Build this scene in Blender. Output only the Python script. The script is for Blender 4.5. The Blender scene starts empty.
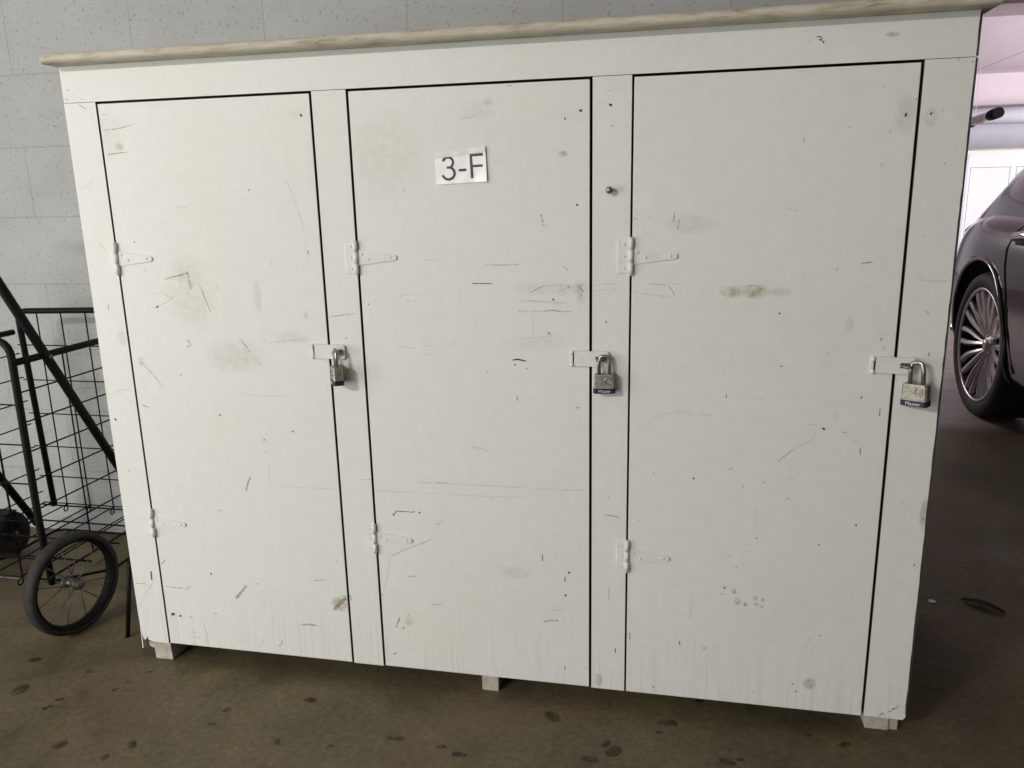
import bpy, bmesh, math, random
from mathutils import Vector, Matrix
random.seed(7)
D = bpy.data
COL = bpy.context.scene.collection
scene = bpy.context.scene

# ------------------------------------------------------------------ camera
cam_d = D.cameras.new('camera'); cam = D.objects.new('camera', cam_d); COL.objects.link(cam)
cam_d.sensor_width = 36.0; cam_d.lens = 792.68 / 1024 * 36.0
cam_d.clip_start = 0.05; cam_d.clip_end = 100
RX = Vector((0.97898, 0.20286, -0.02131)); RY = Vector((0.02715, -0.23316, -0.97206)); RZ = Vector((-0.20216, 0.95104, -0.23376))
cam.matrix_world = Matrix(((RX.x, -RY.x, -RZ.x, 1.2359), (RX.y, -RY.y, -RZ.y, -1.48396), (RX.z, -RY.z, -RZ.z, 1.06507), (0, 0, 0, 1)))
scene.camera = cam

# ------------------------------------------------------------------ light and exposure
scene.view_settings.view_transform = 'Standard'; scene.view_settings.look = 'None'
scene.view_settings.exposure = 0.0; scene.view_settings.gamma = 1.0
scene.view_settings.use_curve_mapping = False
w = D.worlds.new('world'); scene.world = w; w.use_nodes = True
w.node_tree.nodes['Background'].inputs[0].default_value = (1.0, 0.985, 0.93, 1)
w.node_tree.nodes['Background'].inputs[1].default_value = 0.16

def area(name, loc, target, sx, sy, power, col):
    l = D.lights.new(name, 'AREA'); l.shape = 'RECTANGLE'; l.size = sx; l.size_y = sy; l.energy = power; l.color = col
    o = D.objects.new(name, l); COL.objects.link(o); o.location = loc
    o.rotation_euler = (Vector(target) - Vector(loc)).to_track_quat('-Z', 'Y').to_euler()
    return o
area('lamp_front_bay', (-1.45, -3.7, 2.38), (-0.35, 0.0, 0.45), 0.8, 0.14, 77, (1.0, 0.99, 0.94))
area('fill_front_left', (-2.2, -1.9, 0.85), (0.3, 0.0, 0.6), 1.6, 1.5, 44, (1.0, 0.99, 0.95))  # unseen soft fill added at front left to grade the locker's brightness
area('fill_front', (-0.3, -4.2, 1.0), (0.2, 0.0, 0.65), 2.0, 1.6, 21, (1.0, 0.99, 0.95))  # unseen fill added in front to lift the locker fronts
area('fill_far_bay', (7.6, 5.6, 1.15), (4.2, 9.6, 2.15), 3.0, 1.9, 255, (0.96, 0.95, 1.0))  # fill added for daylight in the far bay; the entrance is made up
area('fill_car_side', (0.4, 5.2, 1.5), (2.7, 2.6, 0.45), 1.6, 0.5, 45, (1.0, 0.94, 0.95))  # unseen fill added behind the block wall to light the car's side
MARKS = [('g', 0.0012, (0.0822, 1.2073, 0.1188, 1.2095, 0.1557, 1.2171)),
('t', 0.00121, (0.0837, 1.1598, 0.1327, 1.1635)),
('S', 0.1151, 1.1742, 0.0096, 0.0071, 0.8),
('l', 0.00125, (0.0092, 1.0905, 0.0435, 1.1091)),
('g', 0.00151, (0.0333, 1.2595, 0.0488, 1.2504)),
('l', 0.00083, (0.4727, 1.1102, 0.4904, 1.0626, 0.5029, 1.0171, 0.5072, 0.9712, 0.5088, 0.9247)),
('d', 0.00112, (0.5104, 0.9624, 0.5108, 0.9547)),
('od', 0.5184, 1.2193, 0.0032),
('od', 0.3939, 1.0822, 0.0017),
('g', 0.00154, (0.1273, 0.9542, 0.1357, 0.952)),
('g', 0.00185, (0.1404, 0.9298, 0.1374, 0.9216)),
('l', 0.00189, (0.036, 0.9803, 0.0514, 0.9666)),
('l', 0.00119, (0.2276, 1.0537, 0.2539, 1.0507)),
('l', 0.00086, (0.4308, 0.9432, 0.4238, 0.9301)),
('t', 0.00092, (0.1799, 0.9047, 0.2368, 0.9198)),
('t', 0.00091, (0.2368, 0.9198, 0.242, 0.8901)),
('od', 0.1206, 0.9833, 0.0018),
('l', 0.0015, (0.0811, 1.2375, 0.0992, 1.2373)),
('S', 0.505, 1.2208, 0.0162, 0.0095, 0.2),
('S', 0.2315, 0.9252, 0.0361, 0.0321, 0.3),
('S', 0.0961, 1.1992, 0.0299, 0.045, 0.25),
('od', 1.0566, 1.206, 0.0034),
('od', 1.0285, 1.1936, 0.002),
('od', 1.11, 1.2135, 0.0034),
('og', 1.1127, 1.1779, 0.0024),
('od', 1.0499, 1.0419, 0.0025),
('d', 0.00099, (1.0275, 1.196, 1.029, 1.1913)),
('g', 0.0018, (0.9825, 1.0267, 0.9859, 1.0107)),
('g', 0.00129, (0.9838, 1.0058, 0.991, 1.0062)),
('l', 0.00081, (0.8671, 0.9261, 0.8727, 0.9333)),
('g', 0.00081, (0.8727, 0.9333, 0.9048, 0.9327, 0.9393, 0.9341)),
('g', 0.00103, (1.0254, 0.9293, 1.0331, 0.9216)),
('l', 0.00111, (0.7501, 0.9422, 0.7806, 0.9436)),
('g', 0.00126, (0.924, 1.2545, 0.932, 1.2541)),
('S', 1.0241, 1.1328, 0.0085, 0.0057, 0.8),
('l', 0.00104, (0.8288, 1.1994, 0.8601, 1.203, 0.876, 1.2143)),
('S', 0.8867, 1.228, 0.0102, 0.0066, 0.5),
('l', 0.00129, (0.9972, 0.9573, 0.9977, 0.9513)),
('S', 0.7185, 1.0759, 0.0033, 0.003, 0.7),
('l', 0.00096, (1.1026, 1.2371, 1.1146, 1.2375)),
('S', 0.8657, 1.2147, 0.0359, 0.0166, 0.25),
('S', 0.681, 1.1383, 0.0706, 0.074, 0.25),
('od', 0.1555, 0.8471, 0.0031),
('l', 0.00125, (0.1458, 0.8443, 0.1753, 0.8556, 0.1988, 0.8695)),
('l', 0.00124, (0.1501, 0.8748, 0.1722, 0.8776, 0.1919, 0.8639)),
('g', 0.00217, (0.2174, 0.778, 0.2252, 0.7669, 0.2152, 0.7611)),
('g', 0.00128, (0.0972, 0.7273, 0.1222, 0.7018, 0.1464, 0.6705)),
('S', 0.1004, 0.7274, 0.0077, 0.0116, 0.6),
('g', 0.00228, (0.089, 0.6287, 0.1045, 0.6238)),
('g', 0.0016, (0.0385, 0.853, 0.0365, 0.8406)),
('g', 0.0012, (0.3396, 0.7827, 0.3606, 0.7554)),
('l', 0.0015, (0.345, 0.7773, 0.3631, 0.751)),
('l', 0.0012, (0.3606, 0.7554, 0.3841, 0.7235)),
('l', 0.00123, (0.287, 0.7202, 0.3061, 0.7008)),
('S', 0.3262, 0.7435, 0.0601, 0.0335, 0.45),
('S', 0.4609, 0.7847, 0.0348, 0.012, 0.4),
('l', 0.00089, (0.398, 0.8001, 0.3933, 0.7836, 0.4011, 0.7727, 0.4487, 0.779, 0.4897, 0.7824)),
('l', 0.00092, (0.3293, 0.6632, 0.3532, 0.6594, 0.4375, 0.6608)),
('og', 0.1915, 0.6995, 0.0031),
('og', 0.2139, 0.6695, 0.0025),
('og', 0.266, 0.6218, 0.0019),
('od', 0.2743, 0.6134, 0.0025),
('og', 0.3708, 0.5955, 0.0018),
('od', 0.3734, 0.5617, 0.0025),
('od', 0.4421, 0.5832, 0.0024),
('og', 0.3768, 0.5354, 0.0018),
('g', 0.00141, (0.548, 0.8299, 0.568, 0.8328, 0.6019, 0.8373)),
('og', 0.5785, 0.7865, 0.0023),
('S', 0.4941, 0.8326, 0.0057, 0.0064, 0.6),
('t', 0.00121, (0.2334, 0.9239, 0.2402, 0.8833)),
('t', 0.00092, (0.1824, 0.9066, 0.2374, 0.9174)),
('S', 0.3906, 0.8704, 0.0082, 0.032, 0.5),
('od', 0.0149, 0.5937, 0.0033),
('l', 0.00132, (0.0043, 0.6515, 0.0389, 0.6626, 0.0649, 0.6622)),
('l', 0.00131, (0.0486, 0.641, 0.0734, 0.6329)),
('S', 0.2378, 0.8642, 0.0544, 0.0597, 0.35),
('t', 0.0009, (0.2601, 0.8969, 0.2798, 0.8371)),
('l', 0.00119, (0.2988, 0.8943, 0.3084, 0.8754)),
('S', 0.0601, 0.7784, 0.0128, 0.0172, 0.4),
('d', 0.0013, (0.847, 0.8978, 0.8667, 0.8978)),
('d', 0.00077, (0.8667, 0.8978, 0.8852, 0.8974)),
('g', 0.00126, (0.9607, 0.8806, 0.9785, 0.8906, 0.986, 0.8931)),
('g', 0.00102, (0.9347, 0.8454, 0.9525, 0.8446)),
('g', 0.00126, (0.9829, 0.8448, 1.003, 0.847, 1.0205, 0.8447, 1.0404, 0.8453)),
('l', 0.00152, (0.9525, 0.8446, 0.9829, 0.8458)),
('od', 1.0042, 0.8674, 0.0025),
('l', 0.00101, (0.9651, 0.8407, 0.9646, 0.8027)),
('og', 0.995, 0.8027, 0.0035),
('d', 0.00234, (0.9224, 0.7485, 0.9328, 0.7503, 0.9493, 0.747)),
('od', 0.9274, 0.7392, 0.0021),
('od', 0.9506, 0.732, 0.0016),
('d', 0.00105, (0.9302, 0.6746, 0.9306, 0.6667)),
('l', 0.00104, (0.9548, 0.6743, 0.9552, 0.6685)),
('od', 1.05, 0.6564, 0.002),
('l', 0.00219, (0.8347, 0.5662, 0.8564, 0.5633, 0.8671, 0.5599)),
('l', 0.00108, (0.6988, 0.8657, 0.7003, 0.8745, 0.7343, 0.8757, 0.7339, 0.8669)),
('l', 0.00108, (0.7068, 0.8642, 0.731, 0.8628)),
('l', 0.00109, (0.7454, 0.7744, 0.767, 0.7737)),
('l', 0.00083, (0.6907, 0.7723, 0.7261, 0.7687)),
('l', 0.00107, (0.7964, 0.77, 0.8021, 0.7785, 0.8112, 0.7808)),
('l', 0.00109, (0.7446, 0.7574, 0.7688, 0.7537)),
('l', 0.0011, (0.6876, 0.767, 0.6908, 0.775)),
('t', 0.00172, (1.0529, 0.8932, 1.0603, 0.8844, 1.0553, 0.8736)),
('S', 1.0578, 0.8834, 0.0123, 0.0195, 0.7),
('S', 0.9934, 0.8882, 0.0595, 0.0123, 0.25),
('l', 0.00073, (1.0749, 0.8957, 1.1258, 0.8972)),
('l', 0.00073, (1.0774, 0.8845, 1.1235, 0.8885)),
('og', 1.1046, 0.8256, 0.0029),
('l', 0.00254, (0.9376, 0.8656, 0.9831, 0.8633, 1.0281, 0.8611)),
('l', 0.00124, (1.0133, 0.8833, 1.0332, 0.8907, 1.0627, 0.8932)),
('og', 1.0332, 0.8907, 0.0025),
('l', 0.00075, (0.9835, 0.8931, 1.0627, 0.8957)),
('og', 0.8719, 0.7233, 0.0016),
('l', 0.00082, (0.6441, 0.8638, 0.6578, 0.8639)),
('od', 0.6314, 0.8559, 0.0017),
('l', 0.00084, (0.6165, 0.8243, 0.6213, 0.8296)),
('l', 0.00077, (0.9388, 0.7921, 0.9823, 0.7954, 1.0026, 0.7982)),
('S', 0.9719, 0.7825, 0.0608, 0.0153, 0.2),
('S', 1.3719, 0.8841, 0.0215, 0.0122, 1.0),
('S', 1.3312, 0.883, 0.0191, 0.0094, 0.9),
('S', 1.4145, 0.8833, 0.02, 0.0079, 0.7),
('t', 0.0016, (1.2258, 1.0267, 1.224, 1.0093)),
('t', 0.00115, (1.2344, 1.0138, 1.2321, 0.9954)),
('S', 1.2539, 1.0043, 0.0408, 0.0156, 0.4),
('g', 0.00094, (1.1519, 1.0159, 1.1603, 1.0158)),
('og', 1.1808, 1.0169, 0.0019),
('g', 0.00095, (1.183, 0.8978, 1.2128, 0.8955)),
('g', 0.00117, (1.2176, 0.8931, 1.2258, 0.885, 1.2298, 0.8745)),
('l', 0.00096, (1.149, 0.8823, 1.1872, 0.8777, 1.2251, 0.8721)),
('od', 1.4153, 0.8448, 0.0022),
('od', 1.4242, 0.7476, 0.0018),
('g', 0.00086, (1.5068, 0.9257, 1.5063, 0.9203)),
('g', 0.00085, (1.5489, 0.9337, 1.5544, 0.9337)),
('g', 0.00063, (1.5564, 0.9346, 1.5648, 0.9354)),
('g', 0.00088, (1.5018, 0.7758, 1.5009, 0.7701)),
('l', 0.00093, (1.3366, 0.7775, 1.3426, 0.7776)),
('l', 0.00068, (1.3574, 0.8571, 1.3776, 0.8606)),
('l', 0.00065, (1.4151, 1.0298, 1.4238, 1.0297, 1.4349, 1.0242)),
('S', 1.5347, 0.8259, 0.0078, 0.0112, 0.5),
('l', 0.0007, (1.2152, 0.896, 1.2478, 0.8989)),
('l', 0.00093, (1.3421, 0.7349, 1.3537, 0.7347)),
('g', 0.00069, (1.2815, 0.9276, 1.2829, 0.9267)),
('l', 0.00093, (1.3208, 0.7428, 1.3235, 0.7329)),
('l', 0.00068, (1.3422, 0.8925, 1.3445, 0.8713)),
('l', 0.00069, (1.3126, 0.8924, 1.3916, 0.8949)),
('g', 0.0031, (0.3315, 0.4743, 0.3227, 0.4572, 0.3174, 0.4402)),
('g', 0.00178, (0.2406, 0.3922, 0.2524, 0.3902)),
('l', 0.00102, (0.3791, 0.5064, 0.3768, 0.4701, 0.3843, 0.4573)),
('l', 0.00102, (0.3843, 0.4573, 0.4617, 0.4578, 0.541, 0.4584)),
('d', 0.00304, (0.0511, 0.2275, 0.0502, 0.2055)),
('g', 0.00154, (0.0058, 0.193, 0.0363, 0.1934)),
('l', 0.00152, (0.0617, 0.2124, 0.0284, 0.1654, 0.0069, 0.1336)),
('g', 0.00152, (0.0851, 0.1924, 0.1295, 0.1897)),
('g', 0.0015, (0.1368, 0.1889, 0.1512, 0.1967)),
('g', 0.00151, (0.079, 0.245, 0.0963, 0.2622)),
('od', 0.0941, 0.1209, 0.0053),
('g', 0.00153, (0.0873, 0.1098, 0.0921, 0.123, 0.1013, 0.1238)),
('od', 0.1133, 0.1183, 0.0038),
('og', 0.1396, 0.1186, 0.003),
('g', 0.00504, (0.2939, 0.2118, 0.2798, 0.1949, 0.2634, 0.1769)),
('od', 0.2071, 0.2338, 0.0029),
('og', 0.3216, 0.2185, 0.0029),
('g', 0.00138, (0.4616, 0.2388, 0.4906, 0.2427)),
('t', 0.00612, (0.535, 0.2034, 0.5202, 0.1881, 0.5039, 0.1711)),
('S', 0.5201, 0.1867, 0.0205, 0.0169, 1.0),
('g', 0.00239, (0.5271, 0.2062, 0.5367, 0.2078)),
('l', 0.00104, (0.4844, 0.1672, 0.5326, 0.1717)),
('g', 0.00283, (0.4204, 0.1253, 0.4395, 0.1279, 0.4582, 0.1269)),
('og', 0.518, 0.2903, 0.0027),
('l', 0.00148, (0.2503, 0.0605, 0.2515, 0.0718, 0.2577, 0.0613, 0.2699, 0.0722, 0.2797, 0.0621)),
('g', 0.00216, (0.3696, 0.0818, 0.3672, 0.0713, 0.3595, 0.066)),
('l', 0.0015, (0.1706, 0.1045, 0.1768, 0.0828, 0.1787, 0.0441)),
('l', 0.00152, (0.1413, 0.0792, 0.1562, 0.0793)),
('l', 0.00152, (0.1393, 0.064, 0.1583, 0.066)),
('l', 0.00146, (0.3117, 0.0558, 0.3254, 0.0831)),
('g', 0.00149, (0.2037, 0.1335, 0.2111, 0.1342)),
('og', 0.0318, 0.4739, 0.003),
('og', 0.3739, 0.5354, 0.002),
('t', 0.00204, (0.5437, 0.2112, 0.5467, 0.1975)),
('l', 0.0015, (0.0622, 0.3203, 0.0544, 0.3177)),
('l', 0.00114, (0.0142, 0.2739, 0.0191, 0.2815, 0.0316, 0.2896)),
('d', 0.00129, (0.6579, 0.4083, 0.6648, 0.4165)),
('d', 0.00096, (0.6648, 0.4165, 0.701, 0.4162)),
('d', 0.00127, (0.7003, 0.4149, 0.7044, 0.4197)),
('od', 0.6573, 0.4076, 0.0026),
('od', 0.7156, 0.4165, 0.0025),
('g', 0.00127, (0.7425, 0.3599, 0.7197, 0.3471, 0.6936, 0.3366)),
('g', 0.00096, (0.6936, 0.3366, 0.6671, 0.3234, 0.647, 0.3118)),
('l', 0.00131, (0.6436, 0.3082, 0.6337, 0.2534, 0.6183, 0.2178)),
('og', 0.6183, 0.2178, 0.004),
('g', 0.00126, (0.7521, 0.3905, 0.7664, 0.4024)),
('g', 0.00163, (0.682, 0.2656, 0.703, 0.27)),
('g', 0.00162, (0.7306, 0.2026, 0.7398, 0.2055)),
('g', 0.00129, (0.7398, 0.2055, 0.756, 0.2076)),
('t', 0.00265, (0.6583, 0.1682, 0.6529, 0.1552, 0.6474, 0.1407)),
('og', 0.6784, 0.175, 0.0033),
('og', 0.6646, 0.1403, 0.004),
('S', 0.6789, 0.1598, 0.0106, 0.0098, 0.7),
('g', 0.00203, (0.6361, 0.0737, 0.6465, 0.0784)),
('d', 0.0015, (0.9766, 0.3404, 0.9771, 0.3263)),
('od', 1.0317, 0.3044, 0.003),
('d', 0.00178, (1.0239, 0.2941, 1.0227, 0.283)),
('od', 1.0243, 0.2526, 0.003),
('g', 0.00214, (0.9784, 0.1869, 0.9918, 0.1922, 1.0082, 0.1924)),
('l', 0.00152, (0.9951, 0.2137, 1.0223, 0.2196)),
('l', 0.00188, (0.714, 0.4842, 0.739, 0.4843, 0.7761, 0.4857)),
('l', 0.00279, (0.7576, 0.4847, 0.7823, 0.4854, 0.8068, 0.4843)),
('l', 0.00153, (0.8068, 0.4843, 0.8674, 0.4846, 0.9449, 0.4852)),
('l', 0.00118, (0.9567, 0.4835, 1.0152, 0.485, 1.0699, 0.4857)),
('l', 0.00097, (0.5853, 0.459, 0.6622, 0.4596, 0.7379, 0.4614)),
('l', 0.00094, (0.7379, 0.4614, 0.8364, 0.4609, 0.9505, 0.4646)),
('og', 0.8485, 0.1993, 0.0019),
('l', 0.00185, (0.8758, 0.3066, 0.8882, 0.3089)),
('S', 0.9172, 0.2937, 0.0305, 0.0144, 0.4),
('g', 0.00171, (1.1043, 0.4359, 1.1186, 0.4356, 1.1345, 0.433)),
('g', 0.00142, (1.1098, 0.4717, 1.1137, 0.4749)),
('g', 0.00117, (1.1129, 0.2778, 1.1147, 0.2748, 1.1131, 0.2501)),
('d', 0.00148, (1.1275, 0.1399, 1.1288, 0.1307)),
('l', 0.00097, (0.587, 0.4836, 0.6255, 0.4837)),
('og', 0.8709, 0.4573, 0.0018),
('l', 0.00151, (1.0012, 0.2222, 1.0163, 0.2256)),
('d', 0.001, (1.3289, 0.6913, 1.3292, 0.6845)),
('od', 1.5047, 0.632, 0.0031),
('g', 0.00158, (1.4282, 0.5656, 1.4567, 0.5913)),
('l', 0.00157, (1.4567, 0.5913, 1.4905, 0.6135)),
('od', 1.2745, 0.5229, 0.0025),
('g', 0.00114, (1.5219, 0.6605, 1.524, 0.6531)),
('g', 0.00114, (1.5357, 0.6273, 1.545, 0.626)),
('d', 0.00114, (1.5706, 0.5983, 1.5708, 0.5855)),
('g', 0.00112, (1.5619, 0.6927, 1.5678, 0.6938)),
('l', 0.00079, (1.3729, 0.6851, 1.3943, 0.6849)),
('l', 0.00084, (1.1873, 0.6326, 1.2162, 0.6486, 1.2572, 0.6588, 1.2695, 0.6558)),
('l', 0.00082, (1.2492, 0.6516, 1.3023, 0.65)),
('g', 0.00102, (1.339, 0.5443, 1.3478, 0.5483)),
('g', 0.00101, (1.401, 0.52, 1.4089, 0.5231)),
('g', 0.00102, (1.3664, 0.5144, 1.3683, 0.5083)),
('l', 0.00099, (1.4484, 0.5306, 1.4578, 0.5328)),
('g', 0.001, (1.4451, 0.4903, 1.4538, 0.4927)),
('od', 1.5745, 0.4459, 0.0023),
('od', 1.5113, 0.4017, 0.002),
('od', 1.3968, 0.4071, 0.0018),
('l', 0.00081, (1.3894, 0.4752, 1.3942, 0.4592, 1.3976, 0.4228)),
('g', 0.00105, (1.3558, 0.3403, 1.3664, 0.3459)),
('g', 0.00105, (1.3421, 0.3648, 1.3522, 0.3656)),
('l', 0.00103, (1.3744, 0.3906, 1.3826, 0.3931)),
('od', 1.3415, 0.2972, 0.0025),
('g', 0.00127, (1.3344, 0.2821, 1.342, 0.2847)),
('S', 1.3672, 0.2705, 0.0059, 0.0087, 1.0),
('S', 1.3604, 0.2902, 0.0042, 0.0048, 1.0),
('S', 1.3827, 0.2642, 0.0042, 0.0048, 1.0),
('S', 1.4013, 0.2794, 0.0042, 0.0048, 0.9),
('S', 1.4036, 0.2671, 0.0042, 0.0048, 0.9),
('S', 1.4148, 0.2768, 0.0033, 0.0048, 0.9),
('S', 1.4139, 0.2623, 0.0033, 0.0038, 0.9),
('d', 0.00132, (1.2574, 0.1711, 1.2585, 0.1621)),
('od', 1.5263, 0.2105, 0.0018),
('l', 0.00127, (1.3982, 0.2043, 1.4029, 0.195)),
('S', 1.5126, 0.1019, 0.0116, 0.0129, 1.0),
('od', 1.4817, 0.0983, 0.0021),
('od', 1.4885, 0.082, 0.0021),
('od', 1.2072, 0.0588, 0.002),
('og', 1.4063, 0.0691, 0.0021),
('l', 0.0013, (1.2421, 0.2856, 1.2523, 0.2953)),
('l', 0.00083, (1.4903, 0.1648, 1.5015, 0.1856, 1.5161, 0.2162)),
('l', 0.00125, (1.4576, 0.181, 1.4656, 0.172)),
('l', 0.00109, (1.2744, 0.2217, 1.2819, 0.2618)),
('S', 1.307, 0.1591, 0.0044, 0.005, 0.6),
('g', 0.00106, (1.1952, 0.5305, 1.2003, 0.528)),
('l', 0.0013, (1.1651, 0.4294, 1.1781, 0.4293)),
('l', 0.00135, (1.1571, 0.1801, 1.1573, 0.1617)),
('g', 0.00114, (1.5598, 0.6105, 1.569, 0.6092)),
('l', 0.00077, (1.4811, 0.6396, 1.4926, 0.64)),
('l', 0.00077, (1.4899, 0.6229, 1.4938, 0.6213)),
('l', 0.00137, (1.6432, 0.9086, 1.6447, 0.9022)),
('l', 0.00137, (1.6444, 0.9051, 1.6641, 0.9032, 1.689, 0.9032)),
('l', 0.00113, (1.6764, 0.9071, 1.6779, 0.9008)),
('g', 0.00093, (1.5466, 0.9334, 1.5502, 0.9354)),
('g', 0.00093, (1.5521, 0.9354, 1.5632, 0.9358)),
('g', 0.00114, (1.6575, 0.8526, 1.6628, 0.8452)),
('d', 0.00118, (1.5893, 0.8027, 1.5893, 0.7975)),
('d', 0.0012, (1.5979, 0.6739, 1.5981, 0.6595)),
('od', 1.565, 0.6932, 0.0019),
('g', 0.00094, (1.5953, 0.7873, 1.5954, 0.7801)),
('d', 0.00115, (1.6699, 0.7785, 1.6696, 0.7718)),
('og', 1.6425, 0.98, 0.0013),
('g', 0.00092, (1.6193, 0.9046, 1.6189, 0.8987)),
('l', 0.00117, (1.5588, 0.8971, 1.5637, 0.8936)),
('og', 1.5917, 0.8089, 0.0019),
('d', 0.00102, (1.4485, 1.306, 1.4545, 1.3064, 1.458, 1.303, 1.4532, 1.3017)),
('d', 0.00102, (1.4524, 1.3017, 1.4582, 1.2998)),
('od', 1.46, 1.2973, 0.002),
('g', 0.00062, (1.4354, 1.2995, 1.4386, 1.3001)),
('S', 1.566, 1.3032, 0.0103, 0.004, 0.9),
('od', 1.5967, 1.1776, 0.0032),
('od', 1.6351, 1.1781, 0.0024),
('S', 1.5966, 1.178, 0.016, 0.0286, 0.5),
('S', 1.6353, 1.1724, 0.0095, 0.0163, 0.5),
('g', 0.00082, (1.5659, 1.1016, 1.5656, 1.0957)),
('od', 1.6633, 1.0984, 0.0012),
('od', 1.6104, 1.2015, 0.0012),
('S', 1.6689, 1.2621, 0.0035, 0.0036, 1.0),
('l', 0.00059, (1.6496, 1.1832, 1.6564, 1.1813)),
('og', 1.5109, 1.1614, 0.0016),
('S', 1.5748, 1.152, 0.0032, 0.0033, 0.8),
('g', 0.00084, (1.4392, 1.1505, 1.4386, 1.1399)),
('d', 0.00058, (1.6887, 1.256, 1.6909, 1.2539)),
('S', 1.5592, 1.2236, 0.0024, 0.002, 0.5),
('d', 0.00107, (1.6475, 0.0454, 1.6511, 0.0524, 1.6537, 0.0532)),
('d', 0.00107, (1.6523, 0.0526, 1.6567, 0.0494)),
('d', 0.00071, (1.6632, 0.0579, 1.6693, 0.0602)),
('od', 1.6716, 0.0645, 0.0025),
('d', 0.00071, (1.6721, 0.065, 1.6784, 0.0684)),
('g', 0.00053, (1.6765, 0.0688, 1.6819, 0.0743)),
('l', 0.00105, (1.6531, 0.1684, 1.6535, 0.1632)),
('g', 0.00072, (1.609, 0.072, 1.6117, 0.0722)),
('og', 1.6464, 0.0622, 0.0014),
('d', 0.00121, (1.1284, 0.1398, 1.1281, 0.1296)),
('d', 0.00146, (1.022, 0.0864, 1.0218, 0.0786)),
('og', 1.0665, 0.0872, 0.0027),
('S', 1.0934, 0.0635, 0.0078, 0.0151, 0.9),
('l', 0.00082, (1.0892, 0.0688, 1.0919, 0.0756, 1.0954, 0.073)),
('g', 0.00139, (1.1572, 0.1801, 1.1573, 0.1632)),
('og', 1.2079, 0.0576, 0.0018),
('l', 0.00141, (1.1121, 0.1771, 1.1162, 0.1766)),
('od', 1.1489, 0.0599, 0.0016),
('S', 1.6894, 0.4748, 0.007, 0.0305, 0.9),
('l', 0.00133, (1.6503, 0.4954, 1.6555, 0.4967)),
('d', 0.00112, (1.6814, 0.3762, 1.6828, 0.371)),
('g', 0.00137, (0.0046, 1.2709, 0.0132, 1.2677)),
('l', 0.00091, (0.0302, 1.2604, 0.0427, 1.2533, 0.0502, 1.2501)),
('S', 0.0144, 1.2873, 0.0032, 0.0026, 0.8),
('S', 0.0289, 1.2792, 0.0032, 0.0022, 0.7),
('S', 0.0453, 1.2687, 0.0045, 0.0015, 0.7),
('l', 0.0009, (0.0796, 1.2499, 0.0802, 1.2442))]
SPOTS = [(0.841, -0.2, 0.019), (0.799, -0.184, 0.012), (0.469, -0.228, 0.012), (0.182, -0.289, 0.018), (0.312, -0.153, 0.013), (0.306, -0.201, 0.012), (1.002, -0.054, 0.026), (1.239, -0.032, 0.024), (1.352, -0.128, 0.02), (1.137, -0.138, 0.026), (1.12, -0.118, 0.015), (0.154, -0.332, 0.013), (-0.075, -0.186, 0.012), (0.022, -0.132, 0.01), (-0.08, -0.215, 0.014), (0.031, -0.1, 0.008), (0.702, -0.175, 0.02), (1.376, -0.118, 0.01), (0.582, -0.226, 0.014), (2.023, 0.581, 0.014), (1.224, -0.066, 0.01), (1.514, -0.021, 0.008), (1.359, -0.093, 0.006), (-0.253, -0.06, 0.02), (-0.084, -0.081, 0.015), (0.056, -0.056, 0.006), (-0.193, -0.17, 0.03), (0.037, -0.315, 0.02), (0.474, -0.089, 0.02), (1.094, -0.169, 0.02), (1.305, 0.057, 0.015), (1.58, -0.039, 0.015)]

# ------------------------------------------------------------------ materials
def new_mat(name):
    m = D.materials.new(name); m.use_nodes = True
    return m, m.node_tree, m.node_tree.nodes['Principled BSDF']
def N(nt, t, **kw):
    n = nt.nodes.new(t)
    for k, v in kw.items(): setattr(n, k, v)
    return n
def noise(nt, vec, scale, detail=4, rough=0.55):
    n = N(nt, 'ShaderNodeTexNoise'); n.inputs['Scale'].default_value = scale; n.inputs['Detail'].default_value = detail
    n.inputs['Roughness'].default_value = rough; nt.links.new(vec, n.inputs['Vector']); return n.outputs['Fac']
def ramp(nt, fac, stops):
    r = N(nt, 'ShaderNodeValToRGB'); e = r.color_ramp.elements
    while len(e) < len(stops): e.new(0.5)
    for k, (p, c) in enumerate(stops):
        e[k].position = p; e[k].color = (c[0], c[1], c[2], 1) if len(c) == 3 else c
    nt.links.new(fac, r.inputs['Fac']); return r.outputs['Color']
def mixc(nt, fac, a, b, mode='MIX'):
    m = N(nt, 'ShaderNodeMix', data_type='RGBA', blend_type=mode)
    for s, v in ((m.inputs[0], fac), (m.inputs[6], a), (m.inputs[7], b)):
        if hasattr(v, 'links'): nt.links.new(v, s)
        elif isinstance(v, (int, float)): s.default_value = v
        else: s.default_value = (v[0], v[1], v[2], 1)
    return m.outputs[2]
def coords(nt, scale=(1, 1, 1)):
    tc = N(nt, 'ShaderNodeTexCoord'); mp = N(nt, 'ShaderNodeMapping'); mp.inputs['Scale'].default_value = scale
    nt.links.new(tc.outputs['Object'], mp.inputs['Vector']); return mp.outputs['Vector']
def bump(nt, b, h, strength, dist):
    n = N(nt, 'ShaderNodeBump'); n.inputs['Strength'].default_value = strength; n.inputs['Distance'].default_value = dist
    nt.links.new(h, n.inputs['Height']); nt.links.new(n.outputs[0], b.inputs['Normal'])
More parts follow.
